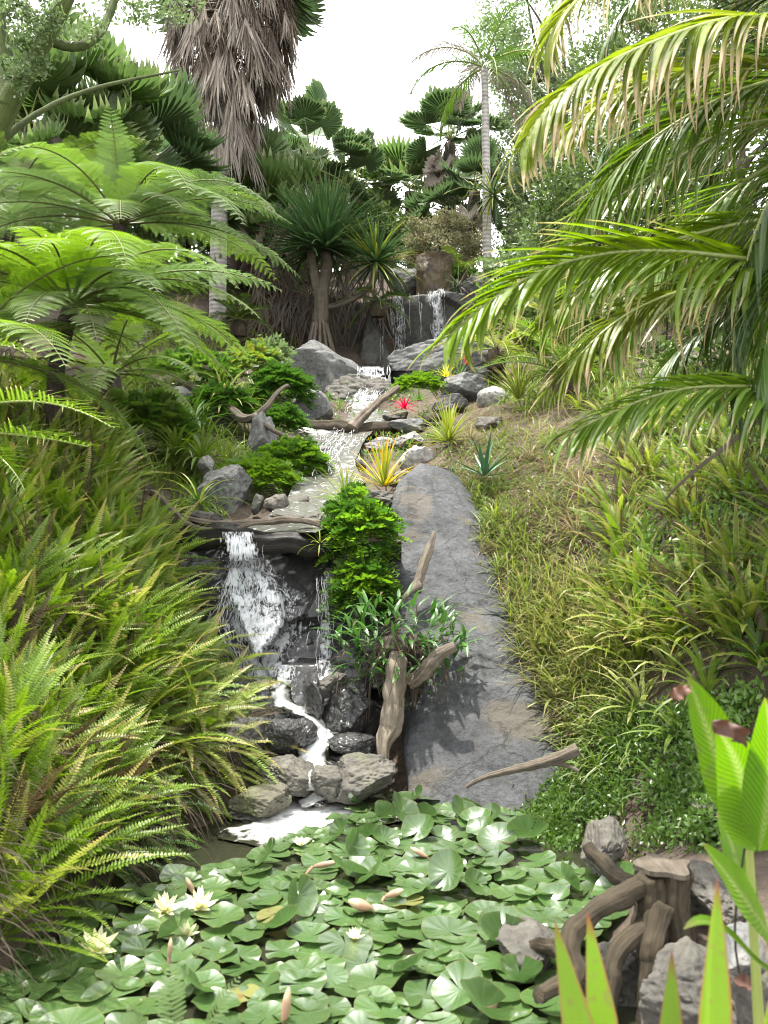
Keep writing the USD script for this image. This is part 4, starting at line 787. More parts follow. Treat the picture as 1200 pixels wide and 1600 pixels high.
def fern_clump(name, n, seed, L, mats, spread=(.5, 1.45), dr=(.5, 1.3), pl=.030):
    cl = klass(name); g = rng(seed)
    for k in range(n):
        mb = MB(); e = g.uniform(*spread); az = k * 2.4 + g.normal(0, .45)
        o = np.array([math.cos(az), math.sin(az), 0]) * g.uniform(.01, .10)
        sword_frond(mb, L * g.uniform(.65, 1.1), e, az, g.uniform(*dr), g, pl=pl, base=o)
        part('frond', mb, mats[int(g.integers(len(mats)))], cl, smooth=False)
    return cl
FG = [fern_clump('sword_fern_class', 38, 40 + k, .54, ['sword_fern'] * 5 + ['sword_fern_yellow'] * 2 + ['fern_dry'], (.75, 1.5), (.2, 1.1)) for k in range(4)]
FY = [fern_clump('yellow_fern_class', 38, 50 + k, .54, ['sword_fern_yellow'] * 4 + ['sword_fern'] * 2 + ['fern_dry'], (.35, 1.2), (.6, 1.3)) for k in range(3)]
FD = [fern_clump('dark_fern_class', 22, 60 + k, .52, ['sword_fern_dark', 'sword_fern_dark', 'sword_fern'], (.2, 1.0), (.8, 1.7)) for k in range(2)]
FR = [fern_clump('upright_fern_class', 26, 70 + k, .42, ['sword_fern', 'sword_fern_yellow', 'sword_fern_yellow', 'sword_fern', 'fern_dry'], (.7, 1.5), (.1, 1.3), .024) for k in range(2)]
g = rng(301)
def plant_fern(cls, x, y, lean, s, label, group, lift=0.):
    z = gz(x, y) - .03 + lift; copy_of(cls[int(g.integers(len(cls)))], 'sword_fern', frame((x, y, z), lean, g.uniform(0, 6.28), s), label, 'fern', group)
# left bank: rows that step up the slope
cnt = 0; spots = []
while cnt < 125:
    y = g.uniform(3.0, 8.0); x = g.uniform(-3.2, -.85)
    edge = np.interp(y, [2.8, 3.4, 4.1, 4.8, 5.4, 6.2, 7, 8.4], [-1.42, -1.42, -1.32, -1.12, -.98, -1.22, -1.55, -1.75])
    if x > edge or x < -.42 * y - .05 or (y > 6.3 and x > -.30 * y + (y - 6.3) * -.04): continue
    if any((x - a) ** 2 + (y - b- 0) ** 2 < .023 for a, b in spots): continue
    spots.append((x, y)); cnt += 1
    low = gz(x, y) < .25
    tip = x > edge - .35 and y > 4.5
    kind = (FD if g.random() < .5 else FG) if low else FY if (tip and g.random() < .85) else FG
    px = 600 + x / y * 1500
    py = 800 - (gz(x, y) + .3 - CAM_Z) / y * 1500
    hw = 'just above the pond' if py > 1150 else 'level with the splashing water' if py > 1000 else 'level with the wet rock face' if py > 880 else 'level with the lip log' if py > 780 else 'below the tree fern trunk'
    lab = ('shaded dark' if kind is FD else 'bright green') + ' sword fern hanging over the water ' + ('nearest the camera' if y < 3.7 else 'beside the open flowers' if y < 4.4 else 'near the pond head rocks') if low else f'yellow green sword fern arching to the stream {hw}' if kind is FY else f'upright sword fern at the left picture edge {hw}' if px < 70 else f'upright sword fern in the left thicket {hw}' if px < 190 else f'sword fern on the stream side of the left bank {hw}'
    sc_ = g.uniform(.85, 1.25); lab = (('tall ' if sc_ > 1.12 else 'small ' if sc_ < .97 else '') if len(lab.split()) < 16 else '') + lab
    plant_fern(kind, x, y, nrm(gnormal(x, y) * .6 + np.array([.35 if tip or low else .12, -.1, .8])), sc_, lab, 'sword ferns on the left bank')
# right bank: shorter upright ones
cnt = 0; spots = []
while cnt < 44:
    px, py = g.uniform(940, 1260), g.uniform(640, 1040)
    if px + (py - 640) * -.0 < 960: continue
    p = hit(px, py)
    if any(np.linalg.norm(p - a) < .17 for a in spots) or p[1] > 9: continue
    spots.append(p); cnt += 1
    sc_ = g.uniform(.7, 1.05); sw = 'tall' if sc_ > .95 else 'small' if sc_ < .8 else 'middling'
    band = 'under the lowest palm frond' if py < 720 else 'below the lowest palm frond' if py < 800 else 'level with the leafy driftwood clump' if py > 930 else 'level with the lower waterfall lip'
    lab = f'{sw} sword fern by the right picture edge {band}' if px > 1120 else f'{sw} sword fern in the right bank grass {band}'
    plant_fern(FR, p[0], p[1], nrm(gnormal(p[0], p[1]) * .5 + np.array([-.1, -.15, .8])), sc_, lab, 'short sword ferns on the right bank')
# dead brown stems under the left ferns
mb = MB(); g = rng(90); k = 420
y = g.uniform(2.9, 5.5, k); edge = np.interp(y, [2.8, 3.4, 4.1, 4.8, 5.4, 6.2], [-1.42, -1.42, -1.32, -1.12, -.98, -1.22])
x = edge - g.uniform(-.04, .22, k); z = ground(np.c_[x, y]) + g.uniform(.02, .22, k)
az = g.normal(-.35, .6, k); el = g.uniform(-.2, .9, k)
blades(mb, np.c_[x, y, z], np.c_[np.cos(az) * np.cos(el), np.sin(az) * np.cos(el), np.sin(el)], g.uniform(.3, .65, k), .005, g.uniform(.9, 2.2, k), 5, fold=.5, prof=strap)
single('dead_fern_stems', mb, 'fern_dry', 'dry brown fern stems hanging over the dark left shore', 'dead fronds', kind='stuff', smooth=False)

# ---- tree ferns
def tf_frond(mb, rach, P0, az, el, L, droop, g, pairs=25, plen=.29, S=None):
    D = np.array([[math.cos(az) * math.cos(el), math.sin(az) * math.cos(el), math.sin(el)]]); n = 16
    S = sides(D); pts, dn, nn = spine(np.array([P0], float), D, S, np.array([L]), np.array([droop]), n, 1.25)
    p, d, m, s = pts[0], dn[0], nn[0], S[0]
    tube(rach, p, np.linspace(.013, .002, n + 1), 5)
    t = np.repeat(np.linspace(.14, .99, pairs), 2); sg = np.tile([1., -1.], pairs)
    ti = t * n; a = np.minimum(ti.astype(int), n - 1); fr = (ti - a)[:, None]
    P = p[a] * (1 - fr) + p[a + 1] * fr; Dd = nrm(d[a] * (1 - fr) + d[a + 1] * fr); Nn = m[a]
    shape = np.clip(np.sin(PI * np.clip(t * .86 + .12, 0, 1)) ** .8, .05, 1)
    PD = nrm(s[None] * sg[:, None] + Dd * .42 + Nn * .12); PS = nrm(np.cross(PD, Nn)); PL = plen * shape * g.uniform(.9, 1.08, len(t)) * (L / 1.5)
    k = 5; sp, sd, sn = spine(P, PD, PS, PL, g.uniform(.25, .7, len(t)), k, 1.)
    # pinna midribs
    w = .0022
    V = np.stack([sp - PS[:, None] * w, sp + PS[:, None] * w], 2).reshape(-1, 3); i = np.arange(k) * 2
    F = (np.arange(len(t))[:, None, None] * (k + 1) * 2 + np.stack([i, i + 1, i + 3, i + 2], 1)[None]).reshape(-1, 4)
    mb.add(V, F, np.full((len(V), 2), .3))
    npn = 15
    for q_ in range(npn):
        tt = (q_ + .5) / npn; b = min(int(tt * k), k - 1); f_ = tt * k - b
        Pq = sp[:, b] * (1 - f_) + sp[:, b + 1] * f_; Dq = sd[:, b]; Nq = sn[:, b]; Sq = nrm(np.cross(Nq, Dq))
        ln = PL * .20 * math.sin(PI * min(.98, tt * .8 + .2)) ** .7
        for sgn in (1, -1):
            dq = nrm(Sq * sgn + Dq * .35 + Nq * .08)
            leaves(mb, Pq, dq, nrm(np.cross(Nq, dq)), ln, PL / npn * .54, .35, .1, v0=np.full(len(Pq), .0) + t * 1.0)
def tree_fern(c, base, n, seed, L, mats, label, r=.09, els=(.0, 1.15), dr=(.7, 1.5), az0=0, azs=None, dead=8, pairs=25, plen=.29, trunkmat='bark_dark'):
    g = rng(seed); t_ = thing('tree_fern', label, 'tree fern', base); mb = MB()
    tube(mb, curve([base, (np.asarray(base) + c) / 2 + (-.10, 0, -.05), c], 14), np.linspace(r * .75, r * .62, 14), 10, .25, seed); part('trunk', mb, trunkmat, t_, local=False)
    n = n if azs is None else len(azs)
    for k in range(n):
        az = (az0 + k * 2.4 + g.normal(0, .15)) if azs is None else azs[k][0]
        el = (els[0] + (els[1] - els[0]) * ((k + .5) / n)) if azs is None else azs[k][1]
        l = L * g.uniform(.88, 1.08) * (1 if azs is None or len(azs[k]) < 3 else azs[k][2])
        d = g.uniform(*dr) if azs is None or len(azs[k]) < 4 else azs[k][3]
        mb, ra = MB(), MB(); tf_frond(mb, ra, np.asarray(c) + (0, 0, .0), az, el, l, d, g, pairs, plen)
        fr = part('frond', mb, mats[k % len(mats)] if azs is None or len(azs[k]) < 5 else azs[k][4], t_, smooth=False, local=False)
        part('rachis', ra, 'fern_stalk', fr, local=False)
    mb = MB()
    for k in range(dead):
        az = k * 2.4; ra = MB(); tf_frond(mb, ra, np.asarray(c) - (0, 0, .06), az, -.3, L * .55, 1.1, g, 12, plen * .6)
    if dead: meta(part('dead_fronds', mb, 'tree_fern_dry', t_, smooth=False, local=False), kind='stuff')
c = at(112, 478, 6.6); b = np.array([c[0] - .05, 6.65, gz(c[0], 6.65)])
B, P_, G_ = 'tree_fern_bright', 'tree_fern_pale', 'tree_fern'
tree_fern(c, b, 17, 5, 1.45, [G_], 'near tree fern with a curved dark trunk and bright fronds', azs=[
    (-1.0, .85, .95, 1.9, B), (-2.3, .7, 1.0, 1.8, B), (-1.75, 1.15, .66, 1.7, B), (-2.7, .75, .8, 1.0, B), (-.25, .42, 1.12, 1.2, G_), (-.55, .10, 1.0, 1.0, G_), (.15, .55, 1.05, 1.0, P_), (.5, .3, 1.1, 1.2, G_), (-.8, .45, .9, 1.2, P_),
    (2.9, .35, 1., 1.1, G_), (-2.9, .2, 1., 1., G_), (1.4, .6, 1., 1., P_), (2.2, .5, 1., 1., P_), (-1.5, .1, .8, .9, G_), (-.05, -.05, .95, .9, B), (-1.1, .0, .8, .9, G_), (3.1, .8, .9, 1.1, B),
    (-1.45, .75, .8, 1.5, B), (-1.95, .65, .85, 1.5, B), (-2.45, .5, .9, 1.4, B), (-.95, .75, .85, 1.6, B), (-.4, .75, 1.0, 1.7, G_), (-.1, .2, 1.05, 1.2, B), (-.65, .3, 1.0, 1.5, G_), (-3., .5, .9, 1.3, B), (.35, .1, 1.0, 1.2, B)], dead=9)
c = at(188, 352, 8.6); b = np.array([c[0], 8.7, gz(c[0], 8.7)])
tree_fern(c, b, 15, 7, 1.55, [P_], 'middle tree fern with pale fronds held above the near one', azs=[
    (-1.45, 1.3, .66, .8, P_), (-2.1, .9, .95, 1.7, G_), (-.9, .75, 1.0, 1.8, G_), (-.3, .7, 1.1, 1.7, P_), (-2.6, .7, 1.1, 1.6, P_), (-3.0, .25, 1.1, 1.2, P_), (-.6, .5, 1.15, 1.5, P_), (-.15, .45, 1.1, 1.1, P_), (.25, .7, 1.0, 1.2, G_), (-.45, .2, 1.05, 1.0, P_), (.05, .15, 1.05, .95, P_), (2.9, .5, 1., 1.1, P_), (-2.8, .35, 1., 1., P_),
    (1.2, .7, 1., 1., G_), (2.1, .6, 1., 1., G_), (-.9, .35, .9, 1.1, P_), (-2.3, .5, .9, 1., P_), (.55, .3, 1.1, 1.1, G_), (-1.3, .2, .8, 1., G_), (2.5, .2, 1., 1.)], dead=6)
c = at(20, 345, 9.8); b = np.array([c[0], 9.8, gz(c[0], 9.8)])
tree_fern(c, b, 17, 9, 1.9, [P_, G_], 'far tree fern half hidden behind the bright fronds at the left edge', dead=6)
c = at(-60, 560, 6.2); b = np.array([c[0], 6.2, gz(c[0], 6.2)])
tree_fern(c, b, 16, 13, 1.5, [G_, B], 'low tree fern reaching in from outside the left edge', dead=4)
c = at(175, 585, 7.6); b = np.array([c[0], 7.6, gz(c[0], 7.6)])
tree_fern(c, b, 12, 15, .95, [B, G_], 'young tree fern growing in the shade of the near one', r=.05, dead=3, plen=.3)
# small pale fern fronds in front of the pond
t = thing('small_fern', 'pale feathery young fern in front of the pond', 'fern', at(290, 1660, 2.35)); g = rng(8)
for (px, py, L, az, el) in [(268, 1625, .17, 1.8, 1.35), (315, 1630, .17, .6, 1.15), (235, 1640, .12, 2.6, 1.1), (290, 1650, .1, -1.5, 1.2)]:
    mb, ra = MB(), MB(); tf_frond(mb, ra, at(px, py, 2.35), az, el, L, .5, g, 14, .36); fr = part('frond', mb, 'tree_fern_pale', t, smooth=False, local=False)

# ------------------------------------------------------------------ pinnate palms
def interp_frame(p, t):
    n = len(p) - 1; ti = t * n; a = np.minimum(ti.astype(int), n - 1); f = (ti - a)[:, None]
    T = nrm(np.gradient(p, axis=0)); return p[a] * (1 - f) + p[a + 1] * f, nrm(T[a] * (1 - f) + T[a + 1] * f)
def leaflets(p, N, g, Lmax, W, up=(0, 0, 1), vee=.25, droop=(.5, 1.2), start=.15, lean=.75, n=6, seed=0, fold=.35):
    """Leaflet list (one blade each) along the rachis p."""
    t = np.repeat(np.linspace(start, .995, N), 2); sg = np.tile([1., -1.], N); t = np.clip(t + g.normal(0, .004, len(t)), start, 1)
    P, T = interp_frame(p, t)
    S = nrm(np.cross(T, np.broadcast_to(up, T.shape))); U = np.cross(S, T)
    sh = np.clip(np.minimum(.55 + (t - start) * 2.5, (1 - t) * 1.6 + .38), .2, 1)
    le = lean * (1 + t * .6)
    D = nrm(S * sg[:, None] + T * le[:, None] + U * (vee + g.normal(0, .13, len(t)))[:, None])
    L = Lmax * sh * g.uniform(.75, 1.15, len(t)); dr = g.uniform(*droop, len(t)); dr = np.where(g.random(len(t)) < .1, dr + 1.0, dr)
    out = []
    for i in range(len(t)):
        mb = MB(); blades(mb, P[i:i + 1], D[i:i + 1], L[i], W * (0.7 + .3 * sh[i]), dr[i], n, fold=fold, prof=lfp, pw=1.3); out.append(mb)
    return out
def lfp(t): return np.clip(np.minimum(.5 + 2.2 * t, (1 - t) * 1.9), .01, 1) ** .9
def merge(lst):
    m = MB()
    for x in lst: m.add(*x.data())
    return m
def palm_frond(t_, ctrl, N, Lmax, W, m, seed, split=False, rad=(.018, .004), **k):
    if N > 34 and Lmax > .3: N = int(N * 1.6); W = W * .95; Lmax *= 1.05; k.setdefault('lean', 1.7); k['droop'] = (k['droop'][0] * .6, k['droop'][1] * 1.15)
    p = pcurve(ctrl, 30); g = rng(seed); mb = MB(); tube(mb, p, np.linspace(*rad, 30), 6)
    lst = leaflets(p, N, g, Lmax, W, **k)
    if split:
        fr = part('frond', mb, 'rachis_green', t_, local=False)
        for x in lst: part('leaflet', x, m, fr, smooth=False, local=False)
    else:
        fr = part('frond', merge(lst), m, t_, smooth=False, local=False); part('rachis', mb, 'rachis_green', fr, local=False)
leafmat('rachis_green', (.16, .20, .05), (.26, .27, .09), trans=.0, rough=.4)
C = at(1430, 330, 4.8)
t = thing('feather_palm', 'feather palm reaching in from the right with long arching yellow green fronds', 'palm', (C[0], C[1], gz(C[0], C[1])))
mb = MB(); tube(mb, curve([(C[0] + .05, C[1], gz(C[0], C[1]) - .1), (C[0], C[1], C[2] - .6), tuple(C)], 12), np.linspace(.14, .10, 12), 12, .08); part('trunk', mb, 'palm_trunk', t, local=False)
PF = [  # ctrl, N, L, W, material, split, kwargs
 ([(1430, 330, 4.8), (1330, 100, 4.5), (1200, 28, 4.2), (1050, 55, 3.9), (930, 110, 3.7), (850, 175, 3.6), (815, 235, 3.55)], 50, .56, .030, 'palm_leaf_yellow', True, dict(droop=(.7, 1.5), vee=.1, start=.3, up=(0, -.35, .9))),
 ([(1430, 330, 4.8), (1330, 180, 4.6), (1200, 105, 4.4), (1080, 110, 4.25), (960, 150, 4.1), (880, 215, 4.0)], 44, .5, .027, 'palm_leaf_yellow', False, dict(droop=(.5, 1.3), vee=.15, start=.3, up=(0, -.5, .8))),
 ([(1430, 330, 4.8), (1320, 400, 4.4), (1200, 408, 4.1), (1020, 392, 3.8), (890, 408, 3.65), (780, 460, 3.5), (700, 528, 3.4)], 46, .50, .036, 'palm_leaf_bright', True, dict(droop=(.3, 1.0), vee=.12, start=.3, up=(0, -.8, .6))),
 ([(1430, 330, 4.8), (1330, 560, 4.3), (1200, 604, 3.9), (1080, 606, 3.7), (980, 634, 3.55), (890, 678, 3.45)], 40, .48, .030, 'palm_leaf', True, dict(droop=(.3, .9), vee=.1, start=.36, up=(0, -.7, .7))),
 ([(1430, 330, 4.8), (1280, 190, 4.8), (1150, 200, 4.8), (1030, 268, 4.7), (930, 335, 4.6), (870, 420, 4.5)], 44, .5, .024, 'palm_leaf', False, dict(droop=(.4, 1.1), vee=.2, start=.25, up=(0, -.7, .7))),
 ([(1430, 330, 4.8), (1280, 230, 5.0), (1155, 290, 5.0), (1050, 390, 4.9), (990, 480, 4.8), (960, 560, 4.8)], 44, .5, .024, 'palm_leaf', False, dict(droop=(.2, .9), vee=.2, start=.25, up=(-.3, -.7, .6))),
 ([(1430, 330, 4.8), (1320, 250, 4.3), (1220, 290, 4.1), (1165, 420, 4.0), (1145, 560, 3.95), (1150, 640, 3.95)], 44, .46, .025, 'palm_leaf_dark', False, dict(droop=(.2, .9), vee=.1, start=.25)),
 ([(1430, 330, 4.8), (1280, 420, 4.6), (1130, 440, 4.4), (1010, 475, 4.3), (930, 530, 4.2), (870, 600, 4.2)], 44, .46, .024, 'palm_leaf_yellow', False, dict(droop=(.4, 1.2), vee=.1, start=.25, up=(0, -.6, .75))),
 ([(1430, 330, 4.8), (1260, -110, 5.0), (1060, -120, 4.9), (920, -50, 4.8), (850, 40, 4.7)], 46, .52, .03, 'palm_leaf_bright', False, dict(droop=(.9, 1.7), vee=.1, start=.3)),
 ([(1430, 330, 4.8), (1320, -20, 5.4), (1120, -60, 5.4), (1000, -10, 5.3), (940, 90, 5.3)], 46, .52, .03, 'palm_leaf', False, dict(droop=(.9, 1.7), vee=.1, start=.3)),
 ([(1430, 330, 4.8), (1260, 330, 5.4), (1130, 360, 5.5), (1030, 430, 5.4), (980, 520, 5.4)], 40, .48, .024, 'palm_leaf_bright', False, dict(droop=(.5, 1.2), vee=.2, start=.25)),
 ([(1430, 330, 4.8), (1300, 440, 5.2), (1160, 480, 5.2), (1060, 550, 5.1), (1000, 620, 5.0)], 40, .45, .022, 'palm_leaf_dark', False, dict(droop=(.3, 1.0), vee=.2, start=.25)),
 ([(1430, 330, 4.8), (1330, 120, 5.3), (1200, 90, 5.6), (1060, 130, 5.8), (960, 220, 5.9), (920, 320, 5.9)], 44, .5, .025, 'palm_leaf_dark', False, dict(droop=(.6, 1.4), vee=.2, start=.25)),
 ([(1430, 330, 4.8), (1330, 300, 4.2), (1250, 380, 3.9), (1205, 500, 3.8), (1190, 640, 3.8)], 44, .5, .027, 'palm_leaf_dark', False, dict(droop=(.2, .9), vee=.1, start=.2)),
 ([(1430, 330, 4.8), (1330, 160, 5.0), (1220, 180, 5.1), (1130, 260, 5.2), (1080, 360, 5.2), (1060, 460, 5.2)], 46, .55, .027, 'palm_leaf', False, dict(droop=(.4, 1.2), vee=.2, start=.2)),
 ([(1430, 330, 4.8), (1340, 380, 5.0), (1250, 440, 5.0), (1180, 520, 5.0), (1120, 620, 5.0)], 44, .5, .027, 'palm_leaf', False, dict(droop=(.3, 1.1), vee=.2, start=.2)),
 ([(1430, 330, 4.8), (1380, 60, 5.0), (1260, -20, 5.2), (1130, 20, 5.3), (1060, 110, 5.4), (1040, 210, 5.4)], 46, .55, .027, 'palm_leaf_dark', False, dict(droop=(.5, 1.3), vee=.2, start=.2)),
 ([(1430, 330, 4.8), (1300, 330, 4.7), (1180, 345, 4.6), (1040, 380, 4.5), (920, 440, 4.4), (850, 510, 4.4)], 46, .5, .028, 'palm_leaf_bright', False, dict(droop=(.3, 1.1), vee=.15, start=.2, up=(0, -.7, .7))),
 ([(1430, 330, 4.8), (1310, 120, 4.7), (1190, 130, 4.6), (1060, 190, 4.5), (960, 270, 4.5), (910, 360, 4.5)], 46, .52, .027, 'palm_leaf', False, dict(droop=(.4, 1.2), vee=.15, start=.2, up=(0, -.6, .75))),
 ([(1430, 330, 4.8), (1300, -60, 4.6), (1150, -90, 4.5), (1000, -60, 4.4), (890, 10, 4.4), (850, 90, 4.4)], 46, .55, .030, 'palm_leaf_yellow', False, dict(droop=(.5, 1.4), vee=.15, start=.2, up=(0, -.5, .8))),
]
for k, (ct, N, L, W, m, sp, kw) in enumerate(PF): palm_frond(t, ct, N, L, W, m, 800 + k, sp, **kw)
# low palm whose white-lit frond tips enter at the left edge
C = at(-120, 640, 5.2)
t = thing('feather_palm', 'low palm outside the left edge whose shiny frond tips reach in', 'palm', (C[0], C[1], gz(C[0], C[1])))
for k, ct in enumerate([[(-130, 660, 5.2), (-20, 632, 5.1), (60, 628, 5.0), (130, 645, 4.9), (175, 668, 4.85)], [(-130, 690, 5.2), (-20, 676, 5.1), (50, 682, 5.0), (100, 690, 4.9), (138, 698, 4.85)], [(-130, 690, 5.0), (-50, 690, 4.9), (0, 715, 4.8), (38, 765, 4.7)], [(-130, 650, 5.2), (-60, 560, 5.2), (0, 540, 5.2), (50, 560, 5.2)]]):
    palm_frond(t, ct, 40, .2, .014, 'palm_leaf', 830 + k, False, (.01, .003), droop=(.2, .5), vee=.5, lean=.5, start=.1)
# ------------------------------------------------------------------ fan palms
def fan_leaf(mb, hub, D, N, R, g, nseg=34, spread=2.4, droop=(.3, .9), fold=.5, prof=fanseg):
    D = nrm(D); N = nrm(np.asarray(N) - D * np.dot(N, D)); S = np.cross(D, N)
    th = np.linspace(-spread, spread, nseg)
    d = np.cos(th)[:, None] * D + np.sin(th)[:, None] * S + N * .12
    side = -np.sin(th)[:, None] * D + np.cos(th)[:, None] * S
    L = R * (.72 + .28 * np.cos(th * .6)) * g.uniform(.92, 1.05, nseg)
    blades(mb, np.broadcast_to(hub, d.shape), d, L, 2 * L * math.tan(spread / nseg) * 1.9, g.uniform(*droop, nseg), 6, S=-side, fold=fold, prof=prof, pw=2.2)
def fan_palm(name, base, top, n, R, petl, seed, m, label, rt=.12, els=(-.7, 1.3), dead=0, trunk='bark_brown', group=None, nseg=30, droop=(.3, 1.0), sector=None, dm='fan_dead', prof=fanseg):
    g = rng(seed); base, top = np.asarray(base, float), np.asarray(top, float); t_ = thing(name, label, 'palm', base, group)
    mb = MB(); tube(mb, curve([base, (base + top) / 2, top], 16), np.linspace(rt * 1.15, rt, 16), 12, .06, seed); part('trunk', mb, trunk, t_, local=False)
    for k in range(n + dead):
        az = k * 2.4 + g.normal(0, .2) if sector is None else g.uniform(*sector)
        el = els[0] + (els[1] - els[0]) * (k + .5) / n + g.normal(0, .1) if k < n else g.uniform(-1.35, -.9)
        d = np.array([math.cos(az) * math.cos(el), math.sin(az) * math.cos(el), math.sin(el)]); pl = petl * g.uniform(.75, 1.15)
        up = np.array([0, 0, 1.]) if abs(d[2]) < .95 else np.array([-d[0], -d[1], .2])
        st = top + np.array([0, 0, -.02 * k % .2]); mid = st + d * pl * .6; hub = st + d * pl - (0, 0, .12 * pl)
        mb = MB(); tube(mb, curve([st, mid, hub], 8), np.linspace(.016, .008, 8), 5)
        fd = nrm(d - (0, 0, .35 + .2 * g.random()))
        fm = MB(); fan_leaf(fm, hub, fd, np.cross(np.cross(fd, up), fd), R * g.uniform(.85, 1.1) * (1 if k < n else .62), g, nseg, 2.3, droop if k < n else (1.0, 1.8), prof=prof)
        lf = part('fan_leaf' if k < n else 'dead_leaf', fm, m if k < n else dm, t_, smooth=False, local=False)
        part('petiole', mb, 'rachis_green' if k < n else 'bark_brown', lf, local=False)
    return t_
# the tall palm with its skirt of dead leaves
Y = 16.0; base = at(340, 520, Y); base[2] = gz(base[0], Y) - .1; top = at(362, -110, Y)
t = thing('skirted_palm', 'tall fan palm wearing a thick grey skirt of dead leaves', 'palm', base); g = rng(31)
mb = MB(); tube(mb, curve([base, at(344, 300, Y), at(352, 100, Y), top], 30), np.linspace(.145, .12, 30), 14, .05, 3); part('trunk', mb, 'palm_trunk', t, local=False)
prof_y = np.array([-60, 0, 40, 100, 150, 200, 240, 262]); prof_r = np.array([1.0, 1.12, 1.12, .98, .76, .64, .56, .52]); prof_c = np.array([366, 366, 364, 360, 354, 351, 350, 350])
for k in range(290):
    py = g.uniform(-60, 225) if k % 4 else g.uniform(-60, 90); a = g.uniform(0, 2 * PI); r0 = np.interp(py, prof_y, prof_r) * g.uniform(.55, .95)
    cpt = at(np.interp(py, prof_y, prof_c), py, Y); hub = cpt + np.array([math.cos(a) * r0, math.sin(a) * r0, 0])
    fd = nrm((math.cos(a) * .16, math.sin(a) * .16, -1)); mb = MB()
    nn_ = 20; th = np.linspace(-.34, .34, nn_) * g.uniform(.6, 1.3); S = np.array([-math.sin(a), math.cos(a), 0]); out = np.array([math.cos(a), math.sin(a), .25])
    d = np.cos(th)[:, None] * fd + np.sin(th)[:, None] * S + out[None] * g.normal(0, .08, (nn_, 1))
    blades(mb, hub, d, g.uniform(.5, .95) * g.uniform(.7, 1.15, nn_), g.uniform(.016, .032), g.uniform(-.35, .35, nn_), 4, S=np.broadcast_to(S, d.shape), fold=g.uniform(-.9, .9), prof=strap, roll=g.normal(0, .5, nn_))
    st = at(np.interp(py, prof_y, prof_c), py - 26, Y); tube(mb, [st + (math.cos(a) * .1, math.sin(a) * .1, 0), (st + hub) / 2 + (0, 0, .06), hub], [.018, .014, .012], 4)
    part('dead_leaf', mb, 'fan_dead' if g.random() < .72 else 'fan_dead_dark', t, smooth=False, local=False)
for k in range(20):
    az = k * 2.4; el = -.75 + 1.6 * k / 20; d = np.array([math.cos(az) * math.cos(el), math.sin(az) * math.cos(el), math.sin(el)])
    hub = top + d * 1.25 - (0, 0, .1); mb = MB(); fd = nrm(d - (0, 0, .7)); fan_leaf(mb, hub, fd, np.cross(np.cross(fd, (0, 0, 1)), fd), .95, g, 34, 2.0, (.8, 1.6)); lf = part('fan_leaf', mb, 'fan_leaf', t, smooth=False, local=False)
    mb = MB(); tube(mb, [top, top + d * .7 + (0, 0, .05), hub], [.025, .018, .014], 5); part('petiole', mb, 'rachis_green', lf, local=False)

def fp(px0, py0, px1, py1, Y, *a, **k):
    b = at(px0, py0, Y); b[2] = min(gz(b[0], Y), at(px1, py1, Y)[2] - .3); return fan_palm('fan_palm', b, at(px1, py1, Y), *a, **k)
fp(488, 420, 486, 262, 19, 14, .55, 1.05, 1, 'fan_leaf', 'fan palm with broad round leaves against the white sky', els=(-.5, 1.45), dead=5, prof=fanwide, droop=(.1, .5))
fp(548, 420, 556, 300, 20, 14, .52, .8, 2, 'fan_leaf', 'fan palm just right of the broad leaved one behind the screw pine', els=(-.6, 1.3), dead=4, prof=fanwide, droop=(.1, .6))
fp(405, 430, 410, 330, 17, 16, .9, .75, 3, 'fan_leaf_green', 'low fan palm with drooping light leaf tips right of the skirted palm', els=(-1.0, 1.1), dead=5, droop=(1.2, 2.3))
fp(705, 400, 703, 225, 22, 12, .66, .85, 5, 'fan_leaf', 'ragged fan palm with a brown dead skirt under the white sky', els=(-.3, 1.5), dead=14, prof=fanwide, droop=(.1, .5))
fp(695, 400, 695, 335, 21.5, 12, .65, .65, 6, 'fan_leaf', 'dark drooping fan palm behind the grey shrub', els=(-1.1, .9), dead=3, droop=(.8, 1.6))
fp(440, 420, 452, 270, 22, 13, .6, .7, 17, 'fan_leaf', 'dark fan palm between the skirt and the broad leaved fan palm', els=(-.6, 1.3), dead=4)
fp(730, 400, 742, 300, 20, 11, .6, .7, 18, 'fan_leaf', 'dark fan palm touching the left side of the slim grey trunk', els=(-.9, 1.2), dead=5)
fp(645, 420, 640, 300, 24, 10, .9, .7, 16, 'fan_leaf_green', 'pale thin fan palm left of the ragged one against the sky', els=(-.3, 1.3))
fp(140, 400, 140, 172, 12.5, 13, .78, .62, 7, 'fan_leaf_green', 'fan palm with drooping tips left of the skirted palm at the top left', els=(-.9, 1.2), dead=3, droop=(1.3, 2.5))
fp(40, 420, 45, 205, 12, 13, .7, .62, 8, 'fan_leaf_green', 'fan palm with drooping tips at the left edge', els=(-.9, 1.2), dead=3, droop=(1.3, 2.5))
fp(225, 420, 230, 255, 14, 14, .8, .65, 9, 'fan_leaf', 'dark fan palm in the shade left of the skirted trunk', els=(-.9, 1.2), dead=3)
fp(290, 430, 285, 300, 18, 14, .85, .7, 10, 'fan_leaf', 'dark fan palm directly behind the skirted trunk', els=(-.9, 1.2))
